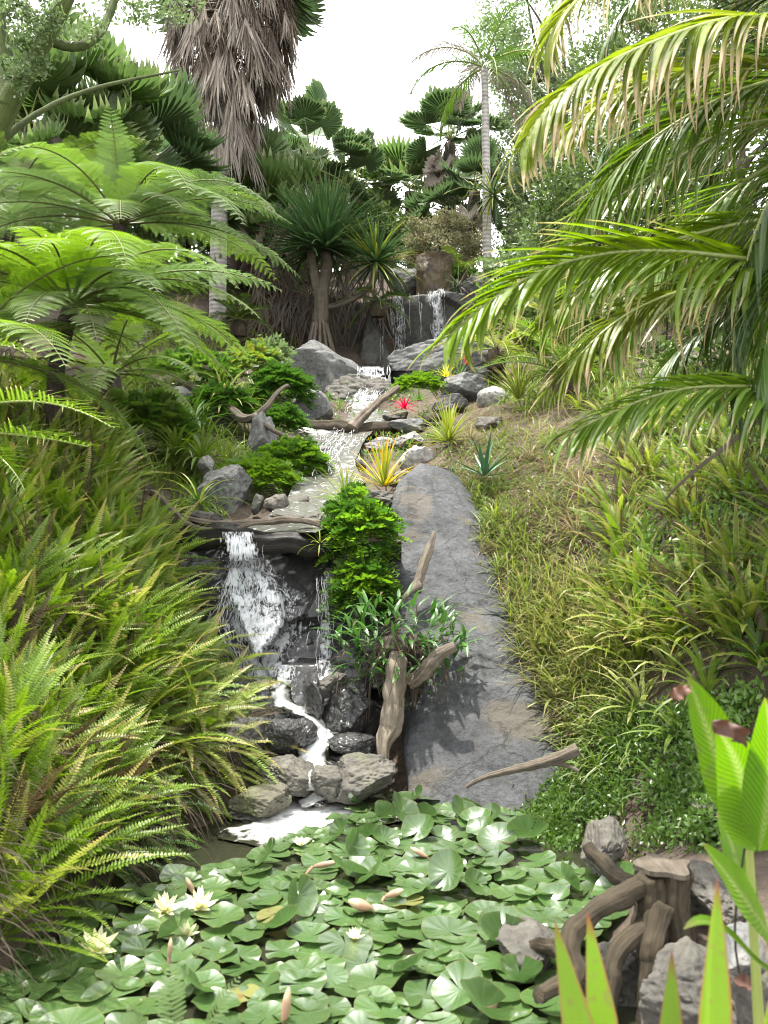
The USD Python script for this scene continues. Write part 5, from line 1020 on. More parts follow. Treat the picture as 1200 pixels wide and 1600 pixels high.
# slim palm on the right of the upper waterfall
Y = 16.5; base = at(762, 460, Y); base[2] = gz(base[0], Y) - .1; top = at(757, 105, Y)
t = thing('slim_palm', 'slim grey palm trunk with a feathery top right of the upper waterfall', 'palm', base)
mb = MB(); tube(mb, curve([base, at(760, 280, Y), top], 24), np.linspace(.085, .06, 24), 12, .04, 2); part('trunk', mb, 'palm_trunk', t, local=False)
for k in range(11):
    az = k * 2.4; el = -.2 + 1.4 * k / 11; L = 1.5
    D = np.array([[math.cos(az) * math.cos(el), math.sin(az) * math.cos(el), math.sin(el)]]); p, _, _ = spine(top[None], D, sides(D), np.array([L]), np.array([1.5]), 16, 1.2)
    mb = MB(); tube(mb, p[0], np.linspace(.02, .005, 17), 5); fr = part('frond', merge(leaflets(p[0], 34, rng(k), .38, .022, droop=(.7, 1.3), start=.12)), 'palm_leaf_dark' if k % 3 else 'fan_dead', t, smooth=False, local=False); part('rachis', mb, 'rachis_green', fr, local=False)

# ------------------------------------------------------------------ rosettes of blades (screw pine, yucca, bromeliads, aloes)
def rosette(t_, c, n, L, W, m, seed, els=(-.4, 1.4), droop=(.2, .9), prof=sword, fold=.35, up=(0, 0, 1), nseg=6, name='leaf', rnd=True):
    g = rng(seed); up = nrm(up)
    M = frame((0, 0, 0), up)[:3, :3]
    for k in range(n):
        az = k * 2.39996 + g.normal(0, .12); u = (k + .5) / n; el = els[0] + (els[1] - els[0]) * u + g.normal(0, .08)
        d = M @ np.array([math.cos(az) * math.cos(el), math.sin(az) * math.cos(el), math.sin(el)])
        mb = MB(); blades(mb, np.asarray(c) + d * .02, d[None], L * g.uniform(.78, 1.08), W * g.uniform(.85, 1.1), g.uniform(*droop), nseg, prof=prof, fold=fold, pw=1.4)
        part(name, mb, m if isinstance(m, str) else m[int(g.integers(len(m)))], t_, smooth=False, local=False)
Y = 15.0; t = thing('screw_pine', 'screw pine with spiky leaf heads standing on stilt roots', 'tree', at(500, 540, Y))
def limb(ctrl, rad, name='branch', m='bark_grey', sd=1):
    mb = MB(); p = pcurve(ctrl, 16); tube(mb, p, np.interp(np.linspace(0, 1, 16), np.linspace(0, 1, len(rad)), rad), 9, .1, sd); part(name, mb, m, t, local=False)
limb([(500, 505, Y), (502, 480, Y), (503, 455, Y), (510, 420, Y), (508, 395, Y)], [.13, .12, .11, .09, .08], 'trunk')
limb([(501, 470, Y), (494, 440, Y), (488, 410, Y), (484, 385, Y)], [.09, .08, .07, .06])
limb([(508, 480, Y), (535, 474, Y - .1), (560, 462, Y - .2), (582, 440, Y - .3), (583, 412, Y - .3)], [.05, .045, .045, .05, .06])
for k in range(12):
    a = k / 12 * 2 * PI; limb([(500 + 6 * math.cos(a), 478 + 5 * (k % 3), Y + .06 * math.sin(a)), (500 + 13 * math.cos(a), 515, Y + .16 * math.sin(a)), (500 + 24 * math.cos(a), 556, Y + .28 * math.sin(a))], [.026, .022, .024], 'stilt_root', 'driftwood', k)
rosette(t, at(510, 388, Y), 230, 1.3, .085, ['pandanus_leaf'], 1, els=(-.2, 1.5), droop=(-.1, .6))
rosette(t, at(484, 385, Y), 110, 1.1, .08, ['pandanus_leaf'], 2, els=(-.3, 1.4), droop=(.0, .7))
rosette(t, at(588, 410, Y - .3), 120, .85, .06, ['pandanus_leaf', 'pandanus_leaf', 'bromeliad_yellow'], 3, els=(-.5, 1.3), droop=(.1, .8), up=(.25, 0, 1))
def ros(name, px, py, Y, n, L, W, m, seed, label, cat='plant', group=None, lift=0, **k):
    p = at(px, py, Y) if Y else hit(px, py); t_ = thing(name, label, cat, p, group); rosette(t_, p + (0, 0, lift), n, L, W, m, seed, **k); return t_
ros('yucca', 770, 305, 16.2, 70, .62, .04, ['bromeliad_yellow', 'pandanus_leaf'], 4, 'yellow edged yucca head beside the slim grey palm trunk', els=(-1.2, 1.3))
t = ros('spiky_plant', 716, 448, 16.0, 50, .45, .03, ['fan_leaf', 'fan_dead'], 5, 'brownish spiky rosette hanging on the cliff right of the upper waterfall', els=(-1.3, 1.0))
ros('bromeliad', 600, 762, 7.9, 46, .46, .028, ['orange_leaf', 'orange_leaf', 'bromeliad_yellow'], 6, 'orange and yellow bromeliad glowing beside the stream', els=(.25, 1.5), droop=(.0, .5), prof=sword)
ros('bromeliad', 700, 690, 8.9, 60, .44, .03, 'bromeliad_yellow', 7, 'yellow green bromeliad clump above the bare straw bank', els=(-.1, 1.45), droop=(.1, .7))
ros('bromeliad', 632, 640, 10.6, 16, .22, .03, 'red_leaf', 8, 'small red bromeliad beside the driftwood log', els=(.0, 1.0))
ros('bromeliad', 655, 628, 10.7, 18, .2, .03, 'herb_deep', 18, 'small green bromeliad right of the red one', els=(.0, 1.2))
ros('bromeliad', 697, 590, 11.4, 12, .16, .03, 'bract_yellow', 9, 'tiny yellow bromeliad by the grey boulder on the right bank', els=(.3, 1.4))
ros('bromeliad', 729, 572, 12.0, 8, .12, .03, 'red_leaf', 19, 'tiny red flower spike beside the grey boulder on the right bank', els=(.5, 1.4))
ros('aloe', 757, 745, 7.7, 13, .36, .045, 'aloe', 10, 'dark blue green aloe on the straw bank above the slab', 'aloe', els=(.15, 1.4), droop=(-.2, .25), fold=.5, lift=.0)
ros('aloe', 808, 975, 6.2, 11, .28, .032, 'aloe', 11, 'dark aloe growing at the right rim of the grey slab', 'aloe', els=(.05, 1.3), droop=(-.2, .3), fold=.5)
for k, (px, py, s) in enumerate([(690, 590, .30), (718, 590, .32), (705, 598, .22)]):
    ros('spiky_plant', px, py, 11.6, 40, s, .016, 'fan_leaf_green', 30 + k, ['left one of the small grey green spiky plants on the grey boulder', 'right one of the small grey green spiky plants on the grey boulder', 'smallest grey green spiky plant in front on the grey boulder'][k], els=(-.3, 1.4))
ros('strappy_plant', 300, 672, 9.2, 40, .55, .026, 'sword_fern_dark', 12, 'dark strappy plant with arching leaves below the dead branch', els=(.1, 1.4), droop=(.8, 1.7), prof=strap)
ros('strappy_plant', 350, 640, 9.9, 30, .5, .026, ['bromeliad_yellow', 'strap_leaf'], 13, 'pale striped strappy plant right of the dead branch crook', els=(.2, 1.4), droop=(.9, 1.6), prof=strap)
ros('strappy_plant', 315, 720, 8.1, 36, .42, .03, ['sword_fern', 'grass_green'], 14, 'glossy green strappy plant behind the lip boulder', els=(.1, 1.3), droop=(.8, 1.5), prof=strap)
ros('strappy_plant', 275, 715, 8.2, 36, .46, .03, ['sword_fern', 'grass_green'], 15, 'bright green strappy plant left of the glossy one', els=(.1, 1.3), droop=(.8, 1.5), prof=strap)
ros('strappy_plant', 312, 790, 7.0, 40, .38, .018, ['sword_fern_yellow', 'sword_fern_dark'], 16, 'thin leaved trailing plant over the left lip boulder', els=(-.3, 1.2), droop=(.9, 1.7), prof=strap)
ros('strappy_plant', 810, 625, 9.9, 60, .46, .016, ['sword_fern_yellow', 'grass'], 17, 'upright yellow green sedge beside the pale boulder', 'grass', els=(.6, 1.5), droop=(.1, .7), prof=strap)
ros('strappy_plant', 765, 500, 13.6, 34, .5, .03, ['strap_leaf', 'bromeliad_yellow'], 20, 'pale strappy plant beside the long grey boulder', els=(.0, 1.3), droop=(.6, 1.3))
ros('strappy_plant', 800, 520, 13.0, 36, .55, .03, ['strap_leaf', 'fan_dead', 'bromeliad_yellow'], 21, 'pale strappy plant with dry leaves at the top of the right bank', els=(.0, 1.3), droop=(.6, 1.3))
# cycads
def cycad(px, py, Y, n, L, m, seed, label, els=(.15, 1.2), sector=None):
    g = rng(seed); c = at(px, py, Y); t_ = thing('cycad', label, 'cycad', c)
    mb = MB(); tube(mb, [c - (0, 0, .25), c - (0, 0, .1), c], [.12, .13, .08], 10, .3, seed); part('trunk', mb, 'bark_brown', t_, local=False)
    for k in range(n):
        az = k * 2.4 if sector is None else g.uniform(*sector); el = els[0] + (els[1] - els[0]) * (k + .5) / n; D = np.array([[math.cos(az) * math.cos(el), math.sin(az) * math.cos(el), math.sin(el)]])
        p, _, _ = spine(c[None], D, sides(D), np.array([L * g.uniform(.85, 1.1)]), np.array([g.uniform(.7, 1.3)]), 16, 1.2)
        mb = MB(); tube(mb, p[0], np.linspace(.012, .004, 17), 5); fr = part('frond', merge(leaflets(p[0], 40, g, .17, .014, droop=(.1, .4), start=.12, vee=.35, lean=.4, n=3)), m if isinstance(m, str) else m[k % len(m)], t_, smooth=False, local=False); part('rachis', mb, 'rachis_green', fr, local=False)
cycad(885, 585, 9.6, 18, .95, ['palm_leaf', 'palm_leaf_dark', 'palm_leaf'], 3, 'cycad with stiff green fronds at the top of the right bank')
cycad(775, 545, 11.8, 9, .9, ['palm_leaf_yellow', 'palm_leaf_bright'], 4, 'yellow green cycad leaning over the long grey boulder', els=(.0, .9))
cycad(372, 500, 14.6, 12, .55, 'palm_leaf_dark', 5, 'small dark cycad on the shady slope right of the skirted trunk')
cycad(720, 425, 16.6, 10, .8, 'palm_leaf', 6, 'green cycad on the ledge beside the ochre rock', els=(.0, 1.0))
cycad(590, 470, 15.0, 9, .7, ['fan_leaf', 'palm_leaf_dark'], 7, 'dark cycad hanging beside the left veil of the upper waterfall', els=(-.2, .7))
cycad(262, 600, 10.3, 8, .7, ['fan_dead', 'palm_leaf_dark'], 8, 'cycad with a pale dead frond on the left bank', els=(.0, .7))
cycad(870, 500, 10.6, 8, .8, 'palm_leaf_yellow', 9, 'yellowish cycad behind the stiff green one', els=(.5, 1.3))
# hanging dry thatch under the palms on the shady cliff
mb = MB(); g = rng(17); k = 520
x = g.uniform(-2.1, .1, k); z = g.uniform(4.7, 6.2, k); y = 15.9 + .3 * g.random(k) - .15 * np.abs(x); a = g.normal(-PI / 2, .5, k)
blades(mb, np.c_[x, y, z], np.c_[np.cos(a) * .5, np.sin(a) * .35, -np.ones(k) + g.uniform(0, .7, k)], g.uniform(.4, .9, k), .022, g.uniform(-.3, .3, k), 4, S=np.broadcast_to((1., 0, 0), (k, 3)), prof=strap, roll=g.normal(0, .6, k))
single('dry_thatch', mb, 'fan_dead_dark', 'dry brown palm thatch hanging on the shady cliff', 'dead fronds', kind='stuff', smooth=False)
# ------------------------------------------------------------------ leafy herbs, shrubs and trees
def rand_dirs(g, k, up=0.):
    d = nrm(g.normal(size=(k, 3)) + (0, 0, up)); s = nrm(np.cross(d, nrm(g.normal(size=(k, 3))))); return d, s
def clump_points(g, k, c, r, nc, tight=.35, hollow=.35):
    """Leaf positions in clumps spread through an ellipsoid."""
    d = nrm(g.normal(size=(nc, 3))); rr = g.uniform(hollow, 1, (nc, 1)) ** .6
    cc = d * rr; i = g.integers(0, nc, k)
    return np.asarray(c) + (cc[i] + g.normal(0, tight, (k, 3)) * g.uniform(.5, 1, (k, 1))) * np.asarray(r)
def bush(name, c, r, k, leaf, m, seed, label, cat='shrub', nc=40, group=None, up=.4, tight=.16, stems=7, stemmat='bark_brown', ratio=.45, flat=0.):
    g = rng(seed); c = np.asarray(c, float); r = np.asarray(r, float); base = c - (0, 0, r[2] * .95); t_ = thing(name, label, cat, base, group)
    mb = MB(); P = clump_points(g, k, c, r, nc, tight); d, s = rand_dirs(g, k, up)
    if flat: s = nrm(s * (1, 1, 1 - flat)); 
    leaves(mb, P, d, s, g.uniform(.7, 1.25, k) * leaf, g.uniform(.8, 1.2, k) * leaf * ratio, .45, .12); meta(part('foliage', mb, m, t_, smooth=False, local=False), kind='stuff')
    mb = MB()
    for q_ in range(stems):
        e = c + nrm(g.normal(size=3)) * r * .7; tube(mb, curve([base, (base + e) / 2 + g.normal(0, .06, 3) * r.mean(), e], 8), np.linspace(.012, .004, 8) * max(1, r.mean() * 2), 5)
    part('stems', mb, stemmat, t_, local=False)
def herb(name, px, py, Y, w, h, d, n, m, seed, label, frond_L=.22, group=None):
    """Low plant made of many small divided leaves on a dome."""
    g = rng(seed); c = at(px, py, Y); sx, sz = w * Y / 1500, h * Y / 1500; t_ = thing(name, label, 'plant', c - (0, 0, sz)); u = g.normal(size=(n, 3)); u[:, 1] = -np.abs(u[:, 1]) * .8 + .25 * u[:, 1]; u = nrm(u)
    u[:, 2] = np.where(u[:, 2] < -.3, -u[:, 2], u[:, 2]); P = c + u * (sx, d, sz) * (g.uniform(.55, 1.0, n) * (.72 + .7 * meshkit.fbm(u * 2.2 + seed, 3, seed)))[:, None]
    groups = np.array_split(np.argsort(g.random(n)), len(m) if not isinstance(m, str) else 1)
    mats_ = []
    for gi in groups:
        mb = MB()
        for i in gi:
            out = nrm(u[i] * (1, 1, .6) + (0, -.2, .25)); D = nrm(out + g.normal(0, .35, 3)); S = nrm(np.cross(D, (0, 0, 1) + g.normal(0, .3, 3)))
            L = frond_L * g.uniform(.7, 1.2); N = np.cross(S, D); tt = np.repeat(np.linspace(.15, 1, 7), 2); sg = np.tile([1., -1.], 7)
            pp = P[i] + D * (tt * L)[:, None] - np.array([0, 0, 1]) * (tt ** 2 * L * .35)[:, None]
            ld = nrm(S * sg[:, None] + D * .6 + N * g.normal(.1, .2, (14, 1))); leaves(mb, pp, ld, nrm(np.cross(N + 0 * ld, ld)), L * .34 * (1.15 - tt * .6), L * .17, .55, .1)
        meta(part('foliage', mb, m if isinstance(m, str) else m[int(len(mats_))], t_, smooth=False, local=False), kind='stuff'); mats_.append(1)
herb('leafy_herb', 455, 735, 8.5, 48, 32, .3, 620, ['herb_bright', 'herb_deep', 'herb_bright'], 1, 'bright green leafy herb mound beside the stream', .15)
herb('leafy_herb', 405, 755, 8.0, 46, 26, .25, 520, 'herb_bright', 2, 'light green leafy herb mound behind the lip stones', .14)
herb('leafy_herb', 440, 620, 11.0, 32, 34, .25, 360, 'herb_deep', 3, 'deep green leafy herb left of the dark wedged rock', .2)
herb('leafy_herb', 345, 640, 9.9, 40, 26, .2, 300, 'herb_deep', 4, 'deep green leafy herb between the strappy plants', .17)
herb('leafy_herb', 440, 668, 9.8, 20, 22, .2, 220, 'herb_deep', 5, 'deep green leafy herb under the end of the dead branch', .17)
herb('leafy_herb', 652, 608, 11.2, 26, 13, .2, 260, 'herb_bright', 6, 'light green leafy herb in front of the long grey boulder', .15)
herb('leafy_fern', 562, 850, 6.55, 40, 62, .24, 460, ['herb_deep', 'herb_bright'], 7, 'tall deep green fern cushion right of the lower waterfall, upper part', .15)
herb('leafy_fern', 568, 935, 6.35, 32, 52, .2, 360, ['herb_deep', 'herb_bright'], 8, 'deep green fern cushion hanging right of the side trickle, lower part', .14)
herb('leafy_herb', 300, 600, 10.8, 60, 40, .3, 420, ['tree_fern', 'herb_deep'], 9, 'mixed green undergrowth on the slope under the skirted palm', .2)
herb('leafy_herb', 400, 585, 11.6, 44, 36, .3, 360, ['tree_leaf_pale', 'bromeliad_yellow', 'tree_fern'], 10, 'yellowish twiggy undergrowth left of the largest boulder', .18)
herb('leafy_herb', 220, 680, 8.6, 70, 50, .3, 420, ['tree_fern', 'sword_fern_dark'], 11, 'dim green undergrowth behind the left bank ferns', .2)
# thin grassy plant beside the stream
ros('sedge', 540, 790, 7.2, 70, .36, .008, ['sword_fern_yellow', 'grass_green'], 40, 'fine feathery sedge at the right end of the waterfall lip', 'grass', els=(.3, 1.5), droop=(.3, 1.3), prof=strap)
ros('sedge', 500, 850, 6.3, 16, .16, .008, ['sword_fern_yellow'], 41, 'little sedge tuft hanging from the black lip log', 'grass', els=(-.5, 1.0), droop=(.3, 1.3), prof=strap)

bush('shrub', at(692, 380, 17.0), (.82, .5, .60), 8000, .065, 'shrub_grey', 1, 'dry greyish pink shrub above the upper waterfall', nc=70, tight=.13)
bush('shrub', at(700, 425, 16.6), (.6, .3, .12), 700, .09, 'herb_bright', 2, 'small green creeper along the top of the ochre rock', nc=30)
bush('shrub', at(860, 500, 11.6), (.42, .35, .45), 2600, .075, 'tree_leaf', 3, 'dark glossy bush behind the palm on the right bank', nc=40, ratio=.55)
bush('shrub', at(420, 560, 12.4), (.32, .25, .28), 900, .09, ['straw', 'tree_leaf_pale'][1], 4, 'yellowish bush touching the left side of the largest boulder', nc=20)
def tree(name, base, c, r, k, leaf, m, seed, label, rt=.14, nc=60, limbs=9, tight=.14, bark='bark_grey', ratio=.42):
    g = rng(seed); base, c, r = (np.asarray(x, float) for x in (base, c, r)); t_ = thing(name, label, 'tree', base)
    fork = base + (c - base) * .55; mb = MB(); tube(mb, curve([base, (base + fork) / 2 + g.normal(0, .08, 3), fork, c], 18), np.linspace(rt, rt * .35, 18), 10, .12, seed); part('trunk', mb, bark, t_, local=False)
    d = nrm(g.normal(size=(nc, 3))); cc = d * g.uniform(.3, 1, (nc, 1)) ** .6
    for q_ in range(limbs):
        e = c + cc[q_] * r * .95; s = fork + (c - fork) * g.uniform(0, .7); mb = MB(); tube(mb, curve([s, (s + e) / 2 + g.normal(0, .1, 3) * r.mean(), e], 12), np.linspace(rt * .4, rt * .06, 12), 7, .1, q_); part('limb', mb, bark, t_, local=False)
    i = g.integers(0, nc, k); P = c + (cc[i] + g.normal(0, tight, (k, 3)) * g.uniform(.4, 1, (k, 1))) * r
    dd, s = rand_dirs(g, k, -.2); mb = MB(); leaves(mb, P, dd, s, g.uniform(.7, 1.25, k) * leaf, g.uniform(.8, 1.2, k) * leaf * ratio, .45, .1); meta(part('crown', mb, m, t_, smooth=False, local=False), kind='stuff')
def gp(px, Y, off=0): x = (px - 600) * Y / 1500; return np.array([x, Y, gz(x, Y) - .1])
tree('leafy_tree', gp(900, 17.5), at(885, 290, 17.5), (1.15, 1.0, 1.8), 14000, .085, 'tree_leaf_pale', 1, 'airy pale leaved tree right of the slim grey palm trunk')
tree('leafy_tree', gp(940, 18), at(852, 60, 18), (1.7, 1.2, 1.8), 10500, .10, 'tree_leaf_pale', 2, 'high pale leaved tree filling the top right behind the palm fronds', nc=50)
tree('leafy_tree', gp(800, 21), at(795, 250, 21), (1.0, 1.0, 1.9), 7000, .10, 'tree_leaf_pale', 12, 'thin pale tree directly behind the slim grey palm trunk', nc=50)
tree('leafy_tree', gp(560, 24), at(540, 330, 24), (1.5, 1.0, 1.2), 6000, .12, 'tree_leaf', 13, 'dark leafy tree rising behind the two broad leaved fan palms', nc=50)
tree('leafy_tree', gp(1000, 13), at(980, 350, 13), (1.4, 1.2, 2.0), 16000, .10, 'tree_leaf', 3, 'dense dark tree behind the feather palm in the middle right', nc=80)
tree('leafy_tree', gp(1180, 12), at(1150, 250, 12), (1.4, 1.3, 2.6), 15000, .11, 'tree_leaf', 4, 'dense dark tree behind the feather palm at the right edge', nc=80)
tree('leafy_tree', gp(1130, 17), at(1080, 60, 17), (2.0, 1.5, 2.2), 11000, .12, 'tree_leaf', 5, 'tall leafy tree behind the feather palm at the top right', nc=60)
tree('leafy_tree', gp(820, 17), at(858, 395, 15.6), (.8, .8, .85), 9000, .07, 'tree_leaf', 6, 'dark low leafy tree between the slim trunk and the feather palm', nc=60)
tree('leafy_tree', gp(30, 15), at(20, 230, 15), (1.1, 1.2, 1.5), 6500, .11, 'tree_leaf', 7, 'dim leafy tree behind the fan palms at the left edge', nc=60)
tree('leafy_tree', gp(420, 25), at(450, 365, 25), (2.6, 1.3, 1.0), 8000, .15, 'tree_leaf', 9, 'dark foliage tree far behind the screw pine', nc=70)
tree('leafy_tree', gp(610, 30), at(610, 375, 30), (2.0, 1.5, .9), 7000, .16, 'tree_leaf_pale', 11, 'low pale foliage on the skyline behind the screw pine', nc=60)
bush('shrub', at(110, 400, 13.5), (1.9, .8, .95), 7000, .13, 'tree_leaf', 21, 'dark leafy undergrowth behind the tree ferns', nc=70, ratio=.5)
bush('shrub', at(290, 410, 17.6), (1.2, .6, 1.1), 5000, .13, 'tree_leaf', 22, 'dark leafy undergrowth left of the skirted palm trunk', nc=60, ratio=.5)
bush('shrub', at(420, 410, 18.6), (1.0, .6, .9), 4200, .13, 'tree_leaf', 23, 'dark leafy undergrowth between the skirted palm and the screw pine', nc=60, ratio=.5)
bush('shrub', at(560, 375, 19.5), (1.2, .6, .7), 4200, .12, 'tree_leaf', 24, 'dark leafy undergrowth behind the smaller screw pine head', nc=60, ratio=.5)
bush('shrub', at(1010, 520, 10.8), (1.0, .6, .75), 6000, .10, 'tree_leaf', 25, 'leafy green undergrowth behind the right palm fronds', nc=60, ratio=.5)
bush('shrub', at(1150, 540, 8.2), (.7, .5, .7), 4500, .09, 'tree_leaf', 26, 'leafy green undergrowth at the right edge behind the palm fronds', nc=60, ratio=.5)
bush('shrub', at(880, 420, 14.5), (1.1, .6, .8), 5000, .11, 'tree_leaf_pale', 27, 'pale leafy undergrowth above the right bank cycad', nc=60, ratio=.5)
bush('shrub', at(820, 470, 14.2), (.6, .5, .5), 2600, .10, 'herb_bright', 28, 'sunlit light green bush right of the long grey boulder', nc=40, ratio=.5)
# mossy limbs of a big tree at the top left
t = thing('mossy_tree', 'big dark tree with mossy limbs crossing the top left corner', 'tree', gp(-80, 9.5))
b0 = gp(-80, 9.5)
for ct, rad, m in [([b0, at(-40, 300, 9.5), at(20, 150, 9.4), at(70, 60, 9.3), at(120, -40, 9.2), at(150, -120, 9.2)], [.17, .15, .12, .10, .08, .06], 'bark_mossy'),
                   ([at(10, 170, 9.4), at(10, 100, 9.5), at(-5, 20, 9.6), at(0, -60, 9.6)], [.1, .08, .07, .05], 'bark_mossy'),
                   ([at(70, 60, 9.3), at(130, 70, 9.6), at(172, 20, 9.9), at(200, -60, 10.2)], [.05, .045, .04, .03], 'bark_mossy'),
                   ([at(-30, 260, 9.5), at(80, 165, 10.0), at(180, 130, 10.6), at(280, 110, 11.2)], [.04, .03, .022, .01], 'bark_mossy')]:
    p = curve(ct, 22); mb = MB(); tube(mb, p, np.interp(np.linspace(0, 1, 22), np.linspace(0, 1, len(rad)), rad), 10, .2, 4); part('limb', mb, m, t, local=False)
mb = MB(); g = rng(51)
for (px, py, Y, rr, k) in [(60, 20, 9.0, (.3, .2, .28), 900), (30, 100, 9.0, (.22, .2, .3), 800), (120, 40, 9.5, (.3, .3, .2), 400), (250, 0, 10.5, (.6, .5, .22), 900), (190, 10, 10.2, (.4, .4, .15), 350), (0, 20, 9.5, (.3, .3, .3), 400), (470, 20, 11, (.25, .3, .3), 0)]:
    if not k: continue
    P = clump_points(g, k, at(px, py, Y), rr, 16, .2); d, s = rand_dirs(g, k); leaves(mb, P, d, s, g.uniform(.04, .08, k), .03, .45, .1)
meta(part('crown', mb, 'tree_leaf_pale', t, smooth=False, local=False), kind='stuff')

# ------------------------------------------------------------------ right bank: grass, straw, ground cover
def scatter(name, pix, k, seed, m, label, cat, L, W, els=(.3, 1.4), droop=(.3, 1.3), tuft=9, kind='stuff', spread=.07, smooth=False, prof=strap, nseg=4):
    """Tufts of blades rooted on the bank inside a pixel polygon."""
    g = rng(seed); P = Polygon(pix); x0, y0, x1, y1 = P.bounds; pts = []
    while len(pts) < k:
        a, b = g.uniform(x0, x1), g.uniform(y0, y1)
        if P.contains(Point(a, b)): pts.append(hit(a, b))
    pts = np.array(pts); pts = np.repeat(pts, tuft, 0) + g.normal(0, spread, (k * tuft, 3)) * (1, 1, 0); pts[:, 2] = ground(pts) - .01
    n = len(pts); az = g.uniform(0, 2 * PI, n); el = g.uniform(*els, n); d = np.c_[np.cos(az) * np.cos(el), np.sin(az) * np.cos(el), np.sin(el)]
    mb = MB(); blades(mb, pts, d, L * g.uniform(.5, 1.2, n), W * g.uniform(.7, 1.2, n), g.uniform(*droop, n), nseg, fold=.4, prof=prof)
    return single(name, mb, m, label, cat, kind=kind, smooth=smooth)
R1 = [(690, 650), (800, 620), (960, 590), (1200, 600), (1210, 1000), (960, 1120), (880, 1060), (800, 930), (720, 800), (665, 745)]
scatter('straw_litter', [(680, 640), (880, 600), (960, 700), (900, 900), (960, 1130), (900, 1160), (860, 1060), (780, 900), (700, 790), (670, 745)], 2100, 1, 'straw', 'dry straw litter covering the right bank', 'straw', .16, .005, els=(-.1, .5), droop=(.1, .6), tuft=9, spread=.08)
scatter('bank_grass', [(800, 640), (960, 600), (1200, 640), (1200, 960), (1000, 1080), (860, 1010), (800, 900), (860, 760)], 330, 2, 'grass', 'yellow green grass tufts on the right bank', 'grass', .20, .009, tuft=8)
scatter('bank_grass', [(800, 930), (960, 930), (1010, 1080), (880, 1100), (840, 1040)], 170, 3, 'grass', 'long yellow green grass at the right rim of the slab', 'grass', .30, .008, tuft=12, els=(.6, 1.5))
scatter('bank_grass', [(900, 560), (1200, 560), (1200, 720), (930, 680)], 220, 4, 'grass_green', 'green grass high on the right bank under the palm', 'grass', .26, .012, tuft=8)
scatter('bank_grass', [(700, 690), (780, 660), (860, 800), (800, 900), (720, 790)], 160, 5, 'grass_green', 'sparse green sprouts on the straw bank', 'grass', .10, .012, tuft=6)
scatter('bank_grass', [(730, 545), (900, 500), (1000, 520), (980, 640), (800, 650), (740, 620)], 260, 9, 'grass_green', 'green grass around the cycads at the top of the right bank', 'grass', .24, .013, tuft=8)
scatter('bank_grass', [(690, 640), (800, 640), (900, 760), (880, 1000), (960, 1130), (900, 1180), (850, 1060), (780, 900), (700, 790), (670, 745)], 260, 10, 'grass', 'thin dry grass along the right rim of the slab', 'grass', .20, .006, tuft=9, els=(.1, 1.4), droop=(.5, 1.6))
scatter('bank_grass', [(728, 770), (790, 850), (850, 960), (900, 1070), (950, 1190), (1000, 1190), (930, 1060), (870, 950), (800, 830), (750, 750)], 260, 11, 'grass_green', 'grass leaning over the right rim of the slab', 'grass', .24, .008, tuft=9, els=(.0, 1.4), droop=(.5, 1.6))
scatter('left_grass', [(230, 730), (345, 735), (345, 810), (240, 815)], 110, 12, 'grass_green', 'short grass between the lip stones and the left ferns', 'grass', .16, .012, tuft=8)
scatter('left_grass', [(180, 520), (460, 520), (460, 640), (360, 760), (250, 760), (170, 640)], 330, 6, 'grass_green', 'mixed grassy undergrowth on the upper left slope', 'grass', .30, .013, tuft=8)
scatter('left_grass', [(200, 440), (470, 440), (460, 560), (220, 560)], 130, 7, 'grass', 'pale grass on the shady slope under the skirted palm', 'grass', .28, .012, tuft=7)
scatter('brown_litter', [(360, 400), (520, 400), (500, 560), (380, 560)], 400, 8, 'fern_dry', 'brown leaf litter on the shady slope behind the boulders', 'leaf litter', .25, .02, els=(-.4, .5), droop=(0, .6), tuft=7, spread=.15)
def cover(name, pix, k, seed, m, label, leaf, per=14, h=.10):
    g = rng(seed); P = Polygon(pix); x0, y0, x1, y1 = P.bounds; pts = []
    while len(pts) < k:
        a, b = g.uniform(x0, x1), g.uniform(y0, y1)
        if P.contains(Point(a, b)):
            h_ = hit(a, b)
            if meshkit.fbm(h_[None] * 4.5, 3, seed)[0] > .44 + .16 * (g.random() - .5): pts.append(h_)
    pts = np.array(pts); q_ = np.repeat(pts, per, 0) + g.normal(0, .035, (k * per, 3)) * (1, 1, 0); q_[:, 2] = ground(q_) + g.uniform(0, h, len(q_)); d, s = rand_dirs(g, len(q_), .5)
    mb = MB(); leaves(mb, q_, d, s, leaf * g.uniform(.5, 1.6, len(q_)), leaf * .6, .5, .1)
    st = MB(); blades(mb, pts, nrm(g.normal(size=(k, 3)) * .5 + (0, 0, 1)), h * 1.1, .004, .3, 3); return single(name, mb, m, label, 'ground cover', kind='stuff', smooth=False)
cover('ground_cover', [(900, 1120), (1120, 1120), (1180, 1260), (1120, 1330), (960, 1330), (870, 1310), (815, 1390), (800, 1290), (870, 1230)], 1000, 1, 'cover_leaf', 'small leaved creeping ground cover low on the right bank', .026)
cover('ground_cover', [(800, 1275), (880, 1270), (900, 1330), (850, 1420), (815, 1400)], 240, 2, 'cover_leaf', 'small leaved creeper spilling over the pond edge', .03)
cover('dry_leaves', [(830, 1140), (1140, 1120), (1190, 1330), (960, 1340), (850, 1300)], 260, 8, 'fern_dry', 'curled brown dead leaves between the low ground cover', .035, per=6, h=.04)
cover('ground_cover', [(680, 690), (860, 690), (960, 900), (900, 1000), (800, 890), (710, 790)], 200, 3, 'cover_leaf', 'sparse small sprouts on the straw bank', .026, per=8)
cover('ground_cover', [(960, 620), (1200, 640), (1200, 1000), (1000, 1000)], 420, 4, 'cover_leaf', 'small leaved plants between the right bank ferns', .035, per=8, h=.2)
